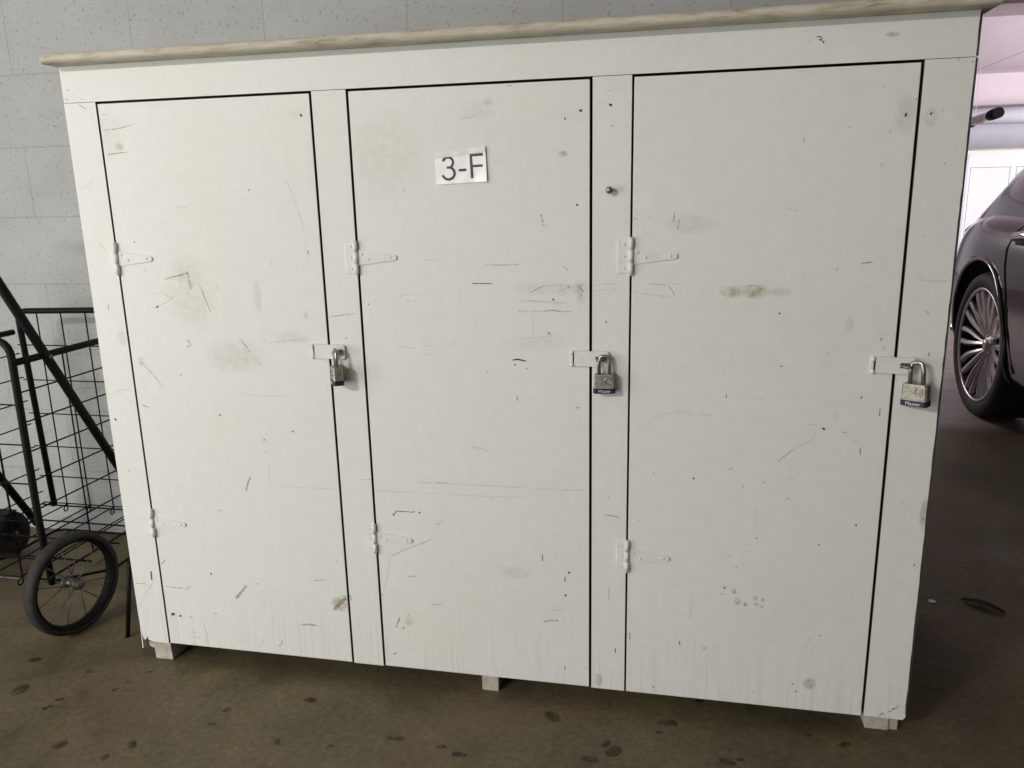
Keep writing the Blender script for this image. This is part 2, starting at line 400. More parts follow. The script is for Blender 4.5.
def plain(name, col, rough=0.5, metal=0.0, var=0.0, scale=30, spec=0.5):
    m, nt, b = new_mat(name)
    b.inputs['Roughness'].default_value = rough; b.inputs['Metallic'].default_value = metal
    b.inputs['Specular IOR Level'].default_value = spec
    if var:
        f = noise(nt, coords(nt), scale, 5)
        lo = tuple(c * (1 - var) for c in col); hi = tuple(min(1, c * (1 + var)) for c in col)
        nt.links.new(ramp(nt, f, [(0.3, lo), (0.7, hi)]), b.inputs['Base Color'])
    else: b.inputs['Base Color'].default_value = (col[0], col[1], col[2], 1)
    return m

def paint_mat(name, col, grain=True):
    m, nt, b = new_mat(name); v = coords(nt)
    big = noise(nt, v, 2.2, 5, 0.6); fine = noise(nt, v, 38, 5, 0.6)
    yel = ramp(nt, big, [(0.50, (0, 0, 0)), (0.80, (0.6, 0.6, 0.6))])
    c = mixc(nt, yel, col, (col[0] * 0.96, col[1] * 0.95, col[2] * 0.89))
    sp = ramp(nt, fine, [(0.3, (0.95, 0.95, 0.95)), (0.7, (1, 1, 1))])
    c = mixc(nt, 1.0, c, sp, 'MULTIPLY')
    if grain:
        gv = coords(nt, (130, 130, 5)); g = noise(nt, gv, 1.0, 3, 0.6)
        tc = N(nt, 'ShaderNodeTexCoord'); sx = N(nt, 'ShaderNodeSeparateXYZ'); nt.links.new(tc.outputs['Object'], sx.inputs[0])
        lowm = N(nt, 'ShaderNodeMapRange'); lowm.inputs[1].default_value = 0.05; lowm.inputs[2].default_value = 0.24
        lowm.inputs[3].default_value = 1.0; lowm.inputs[4].default_value = 0.0; nt.links.new(sx.outputs[2], lowm.inputs[0])
        streak = ramp(nt, g, [(0.52, (0, 0, 0)), (0.72, (1, 1, 1))])
        k = N(nt, 'ShaderNodeMath', operation='MULTIPLY'); nt.links.new(streak, k.inputs[0]); nt.links.new(lowm.outputs[0], k.inputs[1])
        k2 = N(nt, 'ShaderNodeMath', operation='MULTIPLY'); nt.links.new(k.outputs[0], k2.inputs[0]); k2.inputs[1].default_value = 0.26
        c = mixc(nt, k2.outputs[0], c, (0.40, 0.36, 0.29))
        bump(nt, b, g, 0.10, 0.002)
    nt.links.new(c, b.inputs['Base Color']); b.inputs['Roughness'].default_value = 0.48
    b.inputs['Specular IOR Level'].default_value = 0.3
    return m

PAINT = paint_mat('cream_paint', (0.775, 0.785, 0.75))
HWPAINT = plain('painted_hardware', (0.75, 0.755, 0.715), 0.45, 0, 0.05, 60, 0.3)

def mark_mat(name, col, scale, lo, hi, amax):
    m, nt, b = new_mat(name); b.inputs['Base Color'].default_value = (*col, 1); b.inputs['Roughness'].default_value = 0.7
    t = N(nt, 'ShaderNodeBsdfTransparent'); mx = N(nt, 'ShaderNodeMixShader'); out = nt.nodes['Material Output']
    f = noise(nt, coords(nt), scale, 4, 0.6)
    nt.links.new(ramp(nt, f, [(lo, (0, 0, 0)), (hi, (amax, amax, amax))]), mx.inputs[0])
    nt.links.new(t.outputs[0], mx.inputs[1]); nt.links.new(b.outputs[0], mx.inputs[2]); nt.links.new(mx.outputs[0], out.inputs[0])
    return m
MK = {'d': mark_mat('chip_dark', (0.045, 0.036, 0.028), 160, 0.25, 0.45, 0.88),
      'g': mark_mat('scuff_grey', (0.17, 0.155, 0.125), 220, 0.36, 0.60, 0.62),
      'l': mark_mat('scuff_pale', (0.30, 0.27, 0.22), 260, 0.40, 0.66, 0.38),
      't': mark_mat('scratch_tan', (0.33, 0.25, 0.15), 200, 0.30, 0.55, 0.62)}
OIL = mark_mat('oil_spot', (0.030, 0.026, 0.018), 45, 0.30, 0.62, 0.70)
def stain_mat():
    m, nt, b = new_mat('stain_tan'); b.inputs['Roughness'].default_value = 0.6
    f2 = noise(nt, coords(nt), 45, 4)
    nt.links.new(ramp(nt, f2, [(0.35, (0.56, 0.48, 0.35)), (0.7, (0.38, 0.29, 0.17))]), b.inputs['Base Color'])
    t = N(nt, 'ShaderNodeBsdfTransparent'); mx = N(nt, 'ShaderNodeMixShader'); out = nt.nodes['Material Output']
    at = N(nt, 'ShaderNodeAttribute', attribute_name='dirt')
    f = noise(nt, coords(nt), 70, 5, 0.65)
    r = ramp(nt, f, [(0.33, (0.12, 0.12, 0.12)), (0.68, (1, 1, 1))])
    k = N(nt, 'ShaderNodeMath', operation='MULTIPLY'); nt.links.new(r, k.inputs[0]); nt.links.new(at.outputs['Fac'], k.inputs[1])
    nt.links.new(k.outputs[0], mx.inputs[0]); nt.links.new(t.outputs[0], mx.inputs[1]); nt.links.new(b.outputs[0], mx.inputs[2]); nt.links.new(mx.outputs[0], out.inputs[0])
    return m
STAIN = stain_mat()

def wood_slab():
    m, nt, b = new_mat('worn_slab_edge'); v = coords(nt, (7, 22, 45)); f = noise(nt, v, 2.0, 6, 0.7)
    c = ramp(nt, f, [(0.28, (0.16, 0.13, 0.09)), (0.40, (0.42, 0.37, 0.28)), (0.52, (0.53, 0.49, 0.40)), (0.72, (0.62, 0.59, 0.51))])
    nt.links.new(c, b.inputs['Base Color']); b.inputs['Roughness'].default_value = 0.6; bump(nt, b, f, 0.3, 0.002); return m
SLAB = wood_slab()
RAWWOOD = plain('raw_wood_foot', (0.45, 0.42, 0.36), 0.8, 0, 0.25, 40)
DARKIN = plain('unpainted_plywood_inside', (0.10, 0.075, 0.05), 0.9, 0, 0.2, 10)
STEEL = plain('laminated_steel', (0.52, 0.49, 0.44), 0.38, 0.85, 0.2, 120)
BRASS = plain('worn_laminated_plate', (0.44, 0.42, 0.36), 0.42, 0.65, 0.3, 160)
SHACK = plain('hardened_shackle', (0.40, 0.38, 0.34), 0.30, 0.95, 0.15, 100)
BLUE = plain('blue_bumper', (0.012, 0.016, 0.045), 0.55)
LETTER = plain('white_lettering', (0.72, 0.74, 0.80), 0.5)
PAPER = plain('white_paper', (0.93, 0.93, 0.94), 0.35, 0, 0.02, 40)
TAPE = plain('clear_tape', (0.76, 0.75, 0.70), 0.25, 0, 0.05, 60)
INK = plain('dark_ink', (0.055, 0.055, 0.055), 0.6)
BOLTM = plain('old_bolt', (0.26, 0.25, 0.22), 0.4, 0.8, 0.3, 200)
BLACK = plain('black_enamel', (0.006, 0.006, 0.0065), 0.55, 0, 0, 1, 0.15)
RUBBER = plain('black_rubber', (0.022, 0.022, 0.021), 0.75, 0, 0.2, 60, 0.3)
CARTRUB = plain('dusty_rubber', (0.026, 0.026, 0.025), 0.75, 0, 0.25, 50, 0.3)
SPOKE = plain('dull_spoke_wire', (0.16, 0.15, 0.13), 0.4, 0.7)
HUBM = plain('dull_grey_hub', (0.12, 0.11, 0.10), 0.4, 0.5, 0.2, 90)
BLACKIN = plain('black_wheel_well', (0.006, 0.006, 0.006), 0.9)

def floor_mat():
    m, nt, b = new_mat('stained_concrete'); v = coords(nt)
    a = noise(nt, v, 1.6, 9, 0.68); c2 = noise(nt, v, 7.0, 9, 0.72); c3 = noise(nt, v, 75, 5, 0.65)
    c = ramp(nt, a, [(0.32, (0.060, 0.053, 0.028)), (0.46, (0.100, 0.087, 0.048)), (0.58, (0.128, 0.103, 0.062)), (0.72, (0.100, 0.090, 0.054))])
    d = ramp(nt, c2, [(0.28, (0.50, 0.48, 0.45)), (0.46, (0.92, 0.92, 0.90)), (0.58, (1.10, 1.07, 1.02)), (0.76, (1.50, 1.44, 1.34))])
    c = mixc(nt, 1.0, c, d, 'MULTIPLY')
    e = ramp(nt, c3, [(0.28, (0.66, 0.66, 0.66)), (0.72, (1.26, 1.25, 1.22))])
    c = mixc(nt, 1.0, c, e, 'MULTIPLY')
    red = noise(nt, coords(nt, (1, 1.6, 1)), 1.7, 4); rr = ramp(nt, red, [(0.55, (0, 0, 0)), (0.72, (0.38, 0.38, 0.38))])
    c = mixc(nt, rr, c, (0.125, 0.080, 0.048))
    # floor beyond the locker coloured paler and mauve, standing in for daylight there
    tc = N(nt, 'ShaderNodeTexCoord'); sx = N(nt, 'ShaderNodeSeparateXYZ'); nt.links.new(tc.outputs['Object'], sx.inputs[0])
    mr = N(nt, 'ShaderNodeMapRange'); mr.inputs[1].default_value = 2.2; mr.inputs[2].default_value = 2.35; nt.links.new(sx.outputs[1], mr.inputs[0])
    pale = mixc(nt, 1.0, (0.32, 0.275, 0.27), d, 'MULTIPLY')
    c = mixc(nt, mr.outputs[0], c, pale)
    nt.links.new(c, b.inputs['Base Color'])
    nt.links.new(ramp(nt, c2, [(0.3, (0.42, 0.42, 0.42)), (0.7, (0.68, 0.68, 0.68))]), b.inputs['Roughness'])
    b.inputs['Specular IOR Level'].default_value = 0.35
    bump(nt, b, c2, 0.12, 0.006); return m
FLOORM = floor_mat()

def block_mat():
    m, nt, b = new_mat('painted_block'); tc = N(nt, 'ShaderNodeTexCoord'); sx = N(nt, 'ShaderNodeSeparateXYZ'); nt.links.new(tc.outputs['Object'], sx.inputs[0])
    ax = N(nt, 'ShaderNodeMath', operation='ADD'); ax.inputs[1].default_value = 40.5 - 0.127; nt.links.new(sx.outputs[0], ax.inputs[0])
    az = N(nt, 'ShaderNodeMath', operation='ADD'); az.inputs[1].default_value = -0.010; nt.links.new(sx.outputs[2], az.inputs[0])
    cb = N(nt, 'ShaderNodeCombineXYZ'); nt.links.new(ax.outputs[0], cb.inputs[0]); nt.links.new(az.outputs[0], cb.inputs[1])
    br = N(nt, 'ShaderNodeTexBrick'); nt.links.new(cb.outputs[0], br.inputs['Vector']); br.offset = 0.5; br.offset_frequency = 2
    br.inputs['Scale'].default_value = 1.0; br.inputs['Mortar Size'].default_value = 0.003; br.inputs['Mortar Smooth'].default_value = 0.6
    br.inputs['Brick Width'].default_value = 0.405; br.inputs['Row Height'].default_value = 0.203
    base = (0.385, 0.392, 0.39)
    br.inputs['Color1'].default_value = (*base, 1); br.inputs['Color2'].default_value = (base[0] * 1.04, base[1] * 1.04, base[2] * 1.04, 1)
    br.inputs['Mortar'].default_value = (0.335, 0.34, 0.338, 1)
    v = coords(nt); vo = N(nt, 'ShaderNodeTexNoise'); vo.inputs['Scale'].default_value = 125; vo.inputs['Detail'].default_value = 3; nt.links.new(v, vo.inputs['Vector'])
    big = noise(nt, v, 6, 3)
    pits = ramp(nt, vo.outputs['Fac'], [(0.29, (0.66, 0.66, 0.65)), (0.40, (1, 1, 1))])
    c = mixc(nt, 1.0, br.outputs['Color'], pits, 'MULTIPLY')
    sm = ramp(nt, big, [(0.3, (0.93, 0.93, 0.92)), (0.7, (1.03, 1.03, 1.03))]); c = mixc(nt, 1.0, c, sm, 'MULTIPLY')
    nt.links.new(c, b.inputs['Base Color']); b.inputs['Roughness'].default_value = 0.55; b.inputs['Specular IOR Level'].default_value = 0.3
    h = N(nt, 'ShaderNodeMath', operation='SUBTRACT'); nt.links.new(pits, h.inputs[0]); nt.links.new(br.outputs['Fac'], h.inputs[1])
    bump(nt, b, h.outputs[0], 0.25, 0.003); return m
BLOCK = block_mat()

def ceil_mat(name, col):
    m, nt, b = new_mat(name); tc = N(nt, 'ShaderNodeTexCoord')
    br = N(nt, 'ShaderNodeTexBrick'); nt.links.new(tc.outputs['Object'], br.inputs['Vector']); br.offset = 0.0
    br.inputs['Scale'].default_value = 1.0; br.inputs['Mortar Size'].default_value = 0.012
    br.inputs['Brick Width'].default_value = 1.22; br.inputs['Row Height'].default_value = 6.5
    br.inputs['Color1'].default_value = (*col, 1); br.inputs['Color2'].default_value = (col[0] * .96, col[1] * .96, col[2] * .96, 1)
    br.inputs['Mortar'].default_value = (col[0] * .55, col[1] * .5, col[2] * .52, 1)
    mp = N(nt, 'ShaderNodeMapping'); mp.inputs['Rotation'].default_value = (0, 0, 0.55); mp.inputs['Scale'].default_value = (18, 1.2, 1)
    nt.links.new(tc.outputs['Object'], mp.inputs['Vector']); g = noise(nt, mp.outputs[0], 1.0, 3)
    c = mixc(nt, 1.0, br.outputs['Color'], ramp(nt, g, [(0.35, (0.94, 0.935, 0.94)), (0.65, (1, 1, 1))]), 'MULTIPLY')
    nt.links.new(c, b.inputs['Base Color']); b.inputs['Roughness'].default_value = 0.8; return m
CEIL = ceil_mat('pink_white_ceiling', (0.86, 0.755, 0.80))
BEAMM = plain('pink_painted_beam', (0.80, 0.69, 0.73), 0.8, 0, 0.03, 8)
FARW = plain('white_far_wall', (0.70, 0.70, 0.745), 0.8, 0, 0.04, 4)
WHITEC = plain('white_far_paint', (0.62, 0.62, 0.68), 0.6, 0, 0.03, 10)

def car_paint():
    m, nt, b = new_mat('metallic_brown_paint'); f = noise(nt, coords(nt), 900, 2)
    nt.links.new(ramp(nt, f, [(0.3, (0.055, 0.042, 0.044)), (0.7, (0.072, 0.055, 0.057))]), b.inputs['Base Color'])
    b.inputs['Metallic'].default_value = 0.6; b.inputs['Roughness'].default_value = 0.20
    b.inputs['Coat Weight'].default_value = 1.0; b.inputs['Coat Roughness'].default_value = 0.04; return m
CARP = car_paint()
GLASSD = plain('tinted_glass', (0.010, 0.010, 0.012), 0.06, 0, 0, 1, 0.6)
CHROME = plain('chrome', (0.75, 0.74, 0.74), 0.12, 1.0)
ALLOY = plain('grey_alloy', (0.42, 0.38, 0.38), 0.32, 0.75, 0.08, 40)
REDL = plain('red_lens', (0.72, 0.16, 0.19), 0.2)
SEAMM = plain('dark_seam', (0.008, 0.007, 0.007), 0.9)

# ------------------------------------------------------------------ mesh helpers
class MB:
    def __init__(s): s.bm = bmesh.new(); s.mats = []
    def mi(s, m):
        if m is None: return 0
        if m not in s.mats: s.mats.append(m)
        return s.mats.index(m)
    def box(s, x0, x1, y0, y1, z0, z1, bev=0.0, mat=None, M=None, seg=2):
        t = bmesh.new(); bmesh.ops.create_cube(t, size=1.0)
        bmesh.ops.scale(t, vec=(x1 - x0, y1 - y0, z1 - z0), verts=t.verts)
        bmesh.ops.translate(t, vec=((x0 + x1) / 2, (y0 + y1) / 2, (z0 + z1) / 2), verts=t.verts)
        if bev: bmesh.ops.bevel(t, geom=list(t.edges), offset=bev, segments=seg, affect='EDGES', profile=0.6)
        s.merge(t, mat, M); return s
    def merge(s, t, mat=None, M=None, smooth=False):
        k = s.mi(mat); mp = {}
        for v in t.verts: mp[v] = s.bm.verts.new(M @ v.co if M else v.co)
        for f in t.faces:
            try: g = s.bm.faces.new([mp[v] for v in f.verts])
            except ValueError: continue
            g.material_index = k; g.smooth = smooth or f.smooth
        t.free(); return s
    def poly(s, pts, mat=None):
        f = s.bm.faces.new([s.bm.verts.new(p) for p in pts]); f.material_index = s.mi(mat); return s
    def prism(s, pts, d, mat=None, bev=0.0, M=None):     # polygon (3D) extruded along vector d
        t = bmesh.new(); vs = [t.verts.new(p) for p in pts]; f = t.faces.new(vs)
        r = bmesh.ops.extrude_face_region(t, geom=[f])
        bmesh.ops.translate(t, vec=d, verts=[g for g in r['geom'] if isinstance(g, bmesh.types.BMVert)])
        bmesh.ops.recalc_face_normals(t, faces=t.faces)
        if bev: bmesh.ops.bevel(t, geom=list(t.edges), offset=bev, segments=2, affect='EDGES')
        s.merge(t, mat, M); return s
    def tube(s, pts, r, n=8, mat=None, closed=False, M=None):
        t = bmesh.new(); P = [Vector(p) for p in pts]; m = len(P); rings = []; up = None
        for i in range(m):
            if closed: d = (P[(i + 1) % m] - P[i - 1])
            else: d = (P[min(i + 1, m - 1)] - P[max(i - 1, 0)])
            d.normalize()
            if up is None:
                up = d.orthogonal().normalized()
            up = (up - d * up.dot(d));
            if up.length < 1e-6: up = d.orthogonal()
            up.normalize(); sd = d.cross(up)
            rr = r[i] if isinstance(r, (list, tuple)) else r
            rings.append([t.verts.new(P[i] + rr * (math.cos(2 * math.pi * k / n) * up + math.sin(2 * math.pi * k / n) * sd)) for k in range(n)])
        for i in range(m if closed else m - 1):
            a, b = rings[i], rings[(i + 1) % m]
            off = 0
            if closed and i == m - 1:
                off = min(range(n), key=lambda o: (a[0].co - b[o].co).length)
            for k in range(n):
                f = t.faces.new((a[k], a[(k + 1) % n], b[(k + 1 + off) % n], b[(k + off) % n])); f.smooth = True
        if not closed: t.faces.new(rings[0][::-1]); t.faces.new(rings[-1])
        s.merge(t, mat, M); return s
    def lathe(s, prof, n=32, mat=None, M=None, closed=False):  # profile (radius, x) about the X axis
        t = bmesh.new(); rings = []
        for r, x in prof:
            rings.append([t.verts.new((x, r * math.cos(2 * math.pi * k / n), r * math.sin(2 * math.pi * k / n))) for k in range(n)])
        idx = range(len(rings)) if closed else range(len(rings) - 1)
        for i in idx:
            a, b = rings[i], rings[(i + 1) % len(rings)]
            for k in range(n):
                f = t.faces.new((a[k], a[(k + 1) % n], b[(k + 1) % n], b[k])); f.smooth = True
        if not closed:
            if prof[0][0] > 1e-5: t.faces.new(rings[0][::-1])
            if prof[-1][0] > 1e-5: t.faces.new(rings[-1])
        bmesh.ops.remove_doubles(t, verts=t.verts, dist=1e-6)
        s.merge(t, mat, M); return s
    def build(s, name, mat=None, parent=None, shift=None, recalc=False):
        me = D.meshes.new(name)
        if recalc: bmesh.ops.recalc_face_normals(s.bm, faces=s.bm.faces)
        s.bm.to_mesh(me); s.bm.free()
        if s.mats:
            for m in s.mats: me.materials.append(m)
        elif mat: me.materials.append(mat)
        o = D.objects.new(name, me); COL.objects.link(o)
        if parent is not None:
            o.parent = parent
            if shift is None:
                acc = Vector(); q = parent
                while q is not None: acc += q.location; q = q.parent
                shift = -acc
        if shift is not None: me.transform(Matrix.Translation(shift))
        return o

def tag(o, label=None, cat=None, group=None, kind=None):
    if label: o['label'] = label
    if cat: o['category'] = cat
    if group: o['group'] = group
    if kind: o['kind'] = kind
    return o
def empty(name, loc, label, cat, group=None, rz=0.0):
    o = D.objects.new(name, None); COL.objects.link(o); o.location = loc; o.rotation_euler = (0, 0, rz); o.empty_display_size = 0.1
    return tag(o, label, cat, group)
def text_mesh(body, size, depth=0.0, squash=1.0):
    c = D.curves.new('t', 'FONT'); c.body = body; c.size = size; c.extrude = depth; c.align_x = 'CENTER'; c.align_y = 'CENTER'; c.resolution_u = 6
    o = D.objects.new('t', c); COL.objects.link(o); bpy.context.view_layer.update()
    me = D.meshes.new_from_object(o.evaluated_get(bpy.context.evaluated_depsgraph_get()))
    D.objects.remove(o); t = bmesh.new(); t.from_mesh(me); D.meshes.remove(me)
    if squash != 1.0: bmesh.ops.scale(t, vec=(squash, 1, 1), verts=t.verts)
    return t
def arc(c, r, a0, a1, n, u, v):
    return [Vector(c) + r * (math.cos(a0 + (a1 - a0) * i / n) * Vector(u) + math.sin(a0 + (a1 - a0) * i / n) * Vector(v)) for i in range(n + 1)]
X3, Y3, Z3 = Vector((1, 0, 0)), Vector((0, 1, 0)), Vector((0, 0, 1))

# ------------------------------------------------------------------ the setting
def struct(name, mb, mat=None):
    return tag(mb.build(name, mat), kind='structure')
def blob(cx, cy, r, n, axis_z):
    ph = random.random() * 6.3; out = []
    for k in range(n):
        a = 2 * math.pi * k / n
        rr = r * (0.8 + 0.25 * math.sin(2 * a + ph) + 0.15 * random.random())
        out.append((cx + rr * math.cos(a), cy + 0.8 * rr * math.sin(a)))
    return out
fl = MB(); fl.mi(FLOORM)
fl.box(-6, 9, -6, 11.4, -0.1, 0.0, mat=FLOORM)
for i, (x, y, r) in enumerate(SPOTS):
    fl.poly([(px, py, 0.0008 + i * 1e-5) for px, py in blob(x, y, r * 0.8, 14, 0)], OIL)
struct('floor', fl)
wl = MB(); wl.box(-6, 1.76, 0.63, 0.83, 0, 2.46); struct('wall_back', wl, BLOCK)
cl = MB(); cl.box(-6, 9, -6, 11.4, 2.46, 2.56); struct('ceiling', cl, CEIL)
wf = MB(); wf.box(-6, 9, 11.0, 11.2, 0, 2.46); struct('wall_far', wf, FARW)
wr = MB(); wr.box(8.8, 9.0, -6, 11.0, 0, 2.46); struct('wall_right', wr, FARW)
b1 = MB(); b1.box(1.78, 8.8, 3.92, 4.30, 2.06, 2.46, 0.01); struct('trim_1', b1, BEAMM)['label'] = 'pink painted ceiling beam nearest the locker'
b2 = MB(); b2.box(-6, 8.8, 10.6, 11.0, 2.06, 2.46, 0.01); struct('trim_2', b2, BEAMM)['label'] = 'pink painted ceiling beam along the far wall'

# ------------------------------------------------------------------ storage locker
GAPS = [(0.0, 0.0730), (0.0772, 0.5376), (0.5424, 0.6125), (0.6173, 1.0730), (1.0780, 1.1472), (1.1510, 1.6136), (1.6184, 1.6965)]
ZB, ZD, ZT = 0.042, 1.2628, 1.3325
EDGE = plain('dark_board_edge', (0.045, 0.038, 0.030), 0.9, 0, 0.2, 60)  # near-black colour for board sides, so the gaps read dark
def dark_edges(mb):
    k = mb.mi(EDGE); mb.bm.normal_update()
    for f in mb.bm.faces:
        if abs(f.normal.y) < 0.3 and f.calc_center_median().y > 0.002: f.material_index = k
def worn_edge(mb, x1, z0, z1):
    # bare dirty wood where the paint has worn off the outer arris
    k = mb.mi(EDGE); z = z0; prev = None
    while z <= z1:
        wd = 0.0016 + 0.0012 * random.random(); xx = x1 - 0.0009
        cur = (mb.bm.verts.new((xx - wd, -0.0004, z)), mb.bm.verts.new((x1 + 0.0004, -0.0004, z)), mb.bm.verts.new((x1 + 0.0004, 0.004, z)))
        if prev:
            mb.bm.faces.new((prev[0], prev[1], cur[1], cur[0])).material_index = k
            mb.bm.faces.new((prev[1], prev[2], cur[2], cur[1])).material_index = k
        prev = cur; z += (z1 - z0) / max(4, int((z1 - z0) / 0.02)) - 1e-9
def put_marks(mb, x0, x1, z0, z1, layer=0.0):
    e = 0.0012
    for i, m in enumerate(MARKS):
        yy = -0.00025 - (i % 12) * 4e-6
        if m[0] == 'S':
            _, cx, cz, rx, rz, a = m
            if not (x0 <= cx <= x1 and z0 <= cz <= z1): continue
            k = mb.mi(STAIN); lay = mb.bm.verts.layers.float_color.get('dirt') or mb.bm.verts.layers.float_color.new('dirt')
            def pt(r, q): return (min(max(cx + r * rx * math.cos(q), x0 + e), x1 - e), yy - 0.00006, min(max(cz + r * rz * math.sin(q), z0 + e), z1 - e))
            n = 20; rings = []
            for r, al in ((0.0, 1.0), (0.55, 0.85), (0.85, 0.4), (1.1, 0.0)):
                ring = []
                for j in range(n if r else 1):
                    v = mb.bm.verts.new(pt(r * 1.15, 2 * math.pi * j / n)); q = al * a * (0.62 if a >= 0.8 else 0.42); v[lay] = (q, q, q, 1); ring.append(v)
                rings.append(ring)
            for j in range(n): mb.bm.faces.new((rings[0][0], rings[1][(j + 1) % n], rings[1][j])).material_index = k
            for r in (1, 2):
                for j in range(n): mb.bm.faces.new((rings[r][j], rings[r][(j + 1) % n], rings[r + 1][(j + 1) % n], rings[r + 1][j])).material_index = k
        elif m[0][0] == 'o':
            _, cx, cz, r = m; r = max(r, 0.001) * (1.0 if m[0][1] == 'd' else 0.95)
            if not (x0 <= cx <= x1 and z0 <= cz <= z1): continue
            mb.poly([(min(max(px, x0 + e), x1 - e), yy, min(max(pz, z0 + e), z1 - e)) for px, pz in [(cx + (a - cx) * 0.85, cz + (b - cz) * 1.25) for a, b in blob(cx, cz, r, 9, 0)]][::-1], MK[m[0][1]])
        else:
            _, hw, f = m; hw = max(hw * 0.7, 0.0008); P = [(f[j], f[j + 1]) for j in range(0, len(f), 2)]
            mx = sum(p[0] for p in P) / len(P); mz = sum(p[1] for p in P) / len(P)
            if not (x0 <= mx <= x1 and z0 <= mz <= z1): continue
            Q = []
            for a, b in zip(P, P[1:]):
                n = max(1, int(math.hypot(b[0] - a[0], b[1] - a[1]) / 0.012))
                Q += [(a[0] + (b[0] - a[0]) * j / n, a[1] + (b[1] - a[1]) * j / n) for j in range(n)]
            Q.append(P[-1]); L = []; R = []; nq = len(Q)
            for j, p in enumerate(Q):
                q0, q1 = Q[max(j - 1, 0)], Q[min(j + 1, nq - 1)]; dx, dz = q1[0] - q0[0], q1[1] - q0[1]; dl = math.hypot(dx, dz) or 1
                ww = hw * (0.55 + 0.45 * math.sin(math.pi * (j + 0.5) / nq)) * (0.8 + 0.4 * random.random())
                c = lambda x, z: (min(max(x, x0 + e), x1 - e), yy, min(max(z, z0 + e), z1 - e))
                L.append(c(p[0] - dz / dl * ww, p[1] + dx / dl * ww)); R.append(c(p[0] + dz / dl * ww, p[1] - dx / dl * ww))
            k = mb.mi(MK[m[0]])
            vl = [mb.bm.verts.new(p) for p in L]; vr = [mb.bm.verts.new(p) for p in R]
            for j in range(nq - 1): mb.bm.faces.new((vl[j], vr[j], vr[j + 1], vl[j + 1])).material_index = k

def hinge(zc, xb, parent, flipz=1, leaf_w=0.0165):
    # painted tee hinge: leaf on the stile, knuckle over the gap, tapering strap on the door
    mb = MB(); t = 0.0028
    mb.box(xb - leaf_w - 0.004, xb, -t, 0.0, zc - 0.0315, zc + 0.0315, 0.0009)
    for k in range(3):
        mb.tube([(xb + 0.002, -0.0042, zc - 0.033 + k * 0.022 + 0.0006), (xb + 0.002, -0.0042, zc - 0.033 + (k + 1) * 0.022 - 0.0006)], 0.0044, 10)
    mb.tube([(xb + 0.002, -0.0042, zc - 0.0355), (xb + 0.002, -0.0042, zc + 0.0345)], 0.0024, 8)
    xs, xe = xb + 0.0045, xb + 0.0855
    pts = [(xs, -t, zc - 0.0155), (xs, -t, zc + 0.0155)]
    ce = (xe - 0.0052, -t, zc - 0.0005)
    pts += [tuple(p) for p in arc(ce, 0.0055, math.pi * 0.47, -math.pi * 0.47, 8, X3, Z3)]
    mb.prism(pts, (0, t, 0), bev=0.0006)
    for (dx, dz) in ((0.014, 0.007), (0.028, -0.003), (0.073, 0.0)):
        mb.lathe([(0.0, -0.0014), (0.0022, -0.0010), (0.0030, 0.0)], 8, M=Matrix.Translation((xb + dx, -t, zc + dz)) @ Matrix.Rotation(math.pi / 2, 4, 'Z'))
    for dz in (-0.022, 0.0, 0.022):
        mb.lathe([(0.0, -0.0014), (0.0020, -0.0010), (0.0028, 0.0)], 8, M=Matrix.Translation((xb - leaf_w * 0.55, -t, zc + dz)) @ Matrix.Rotation(math.pi / 2, 4, 'Z'))
    return mb.build('hinge', HWPAINT, parent)

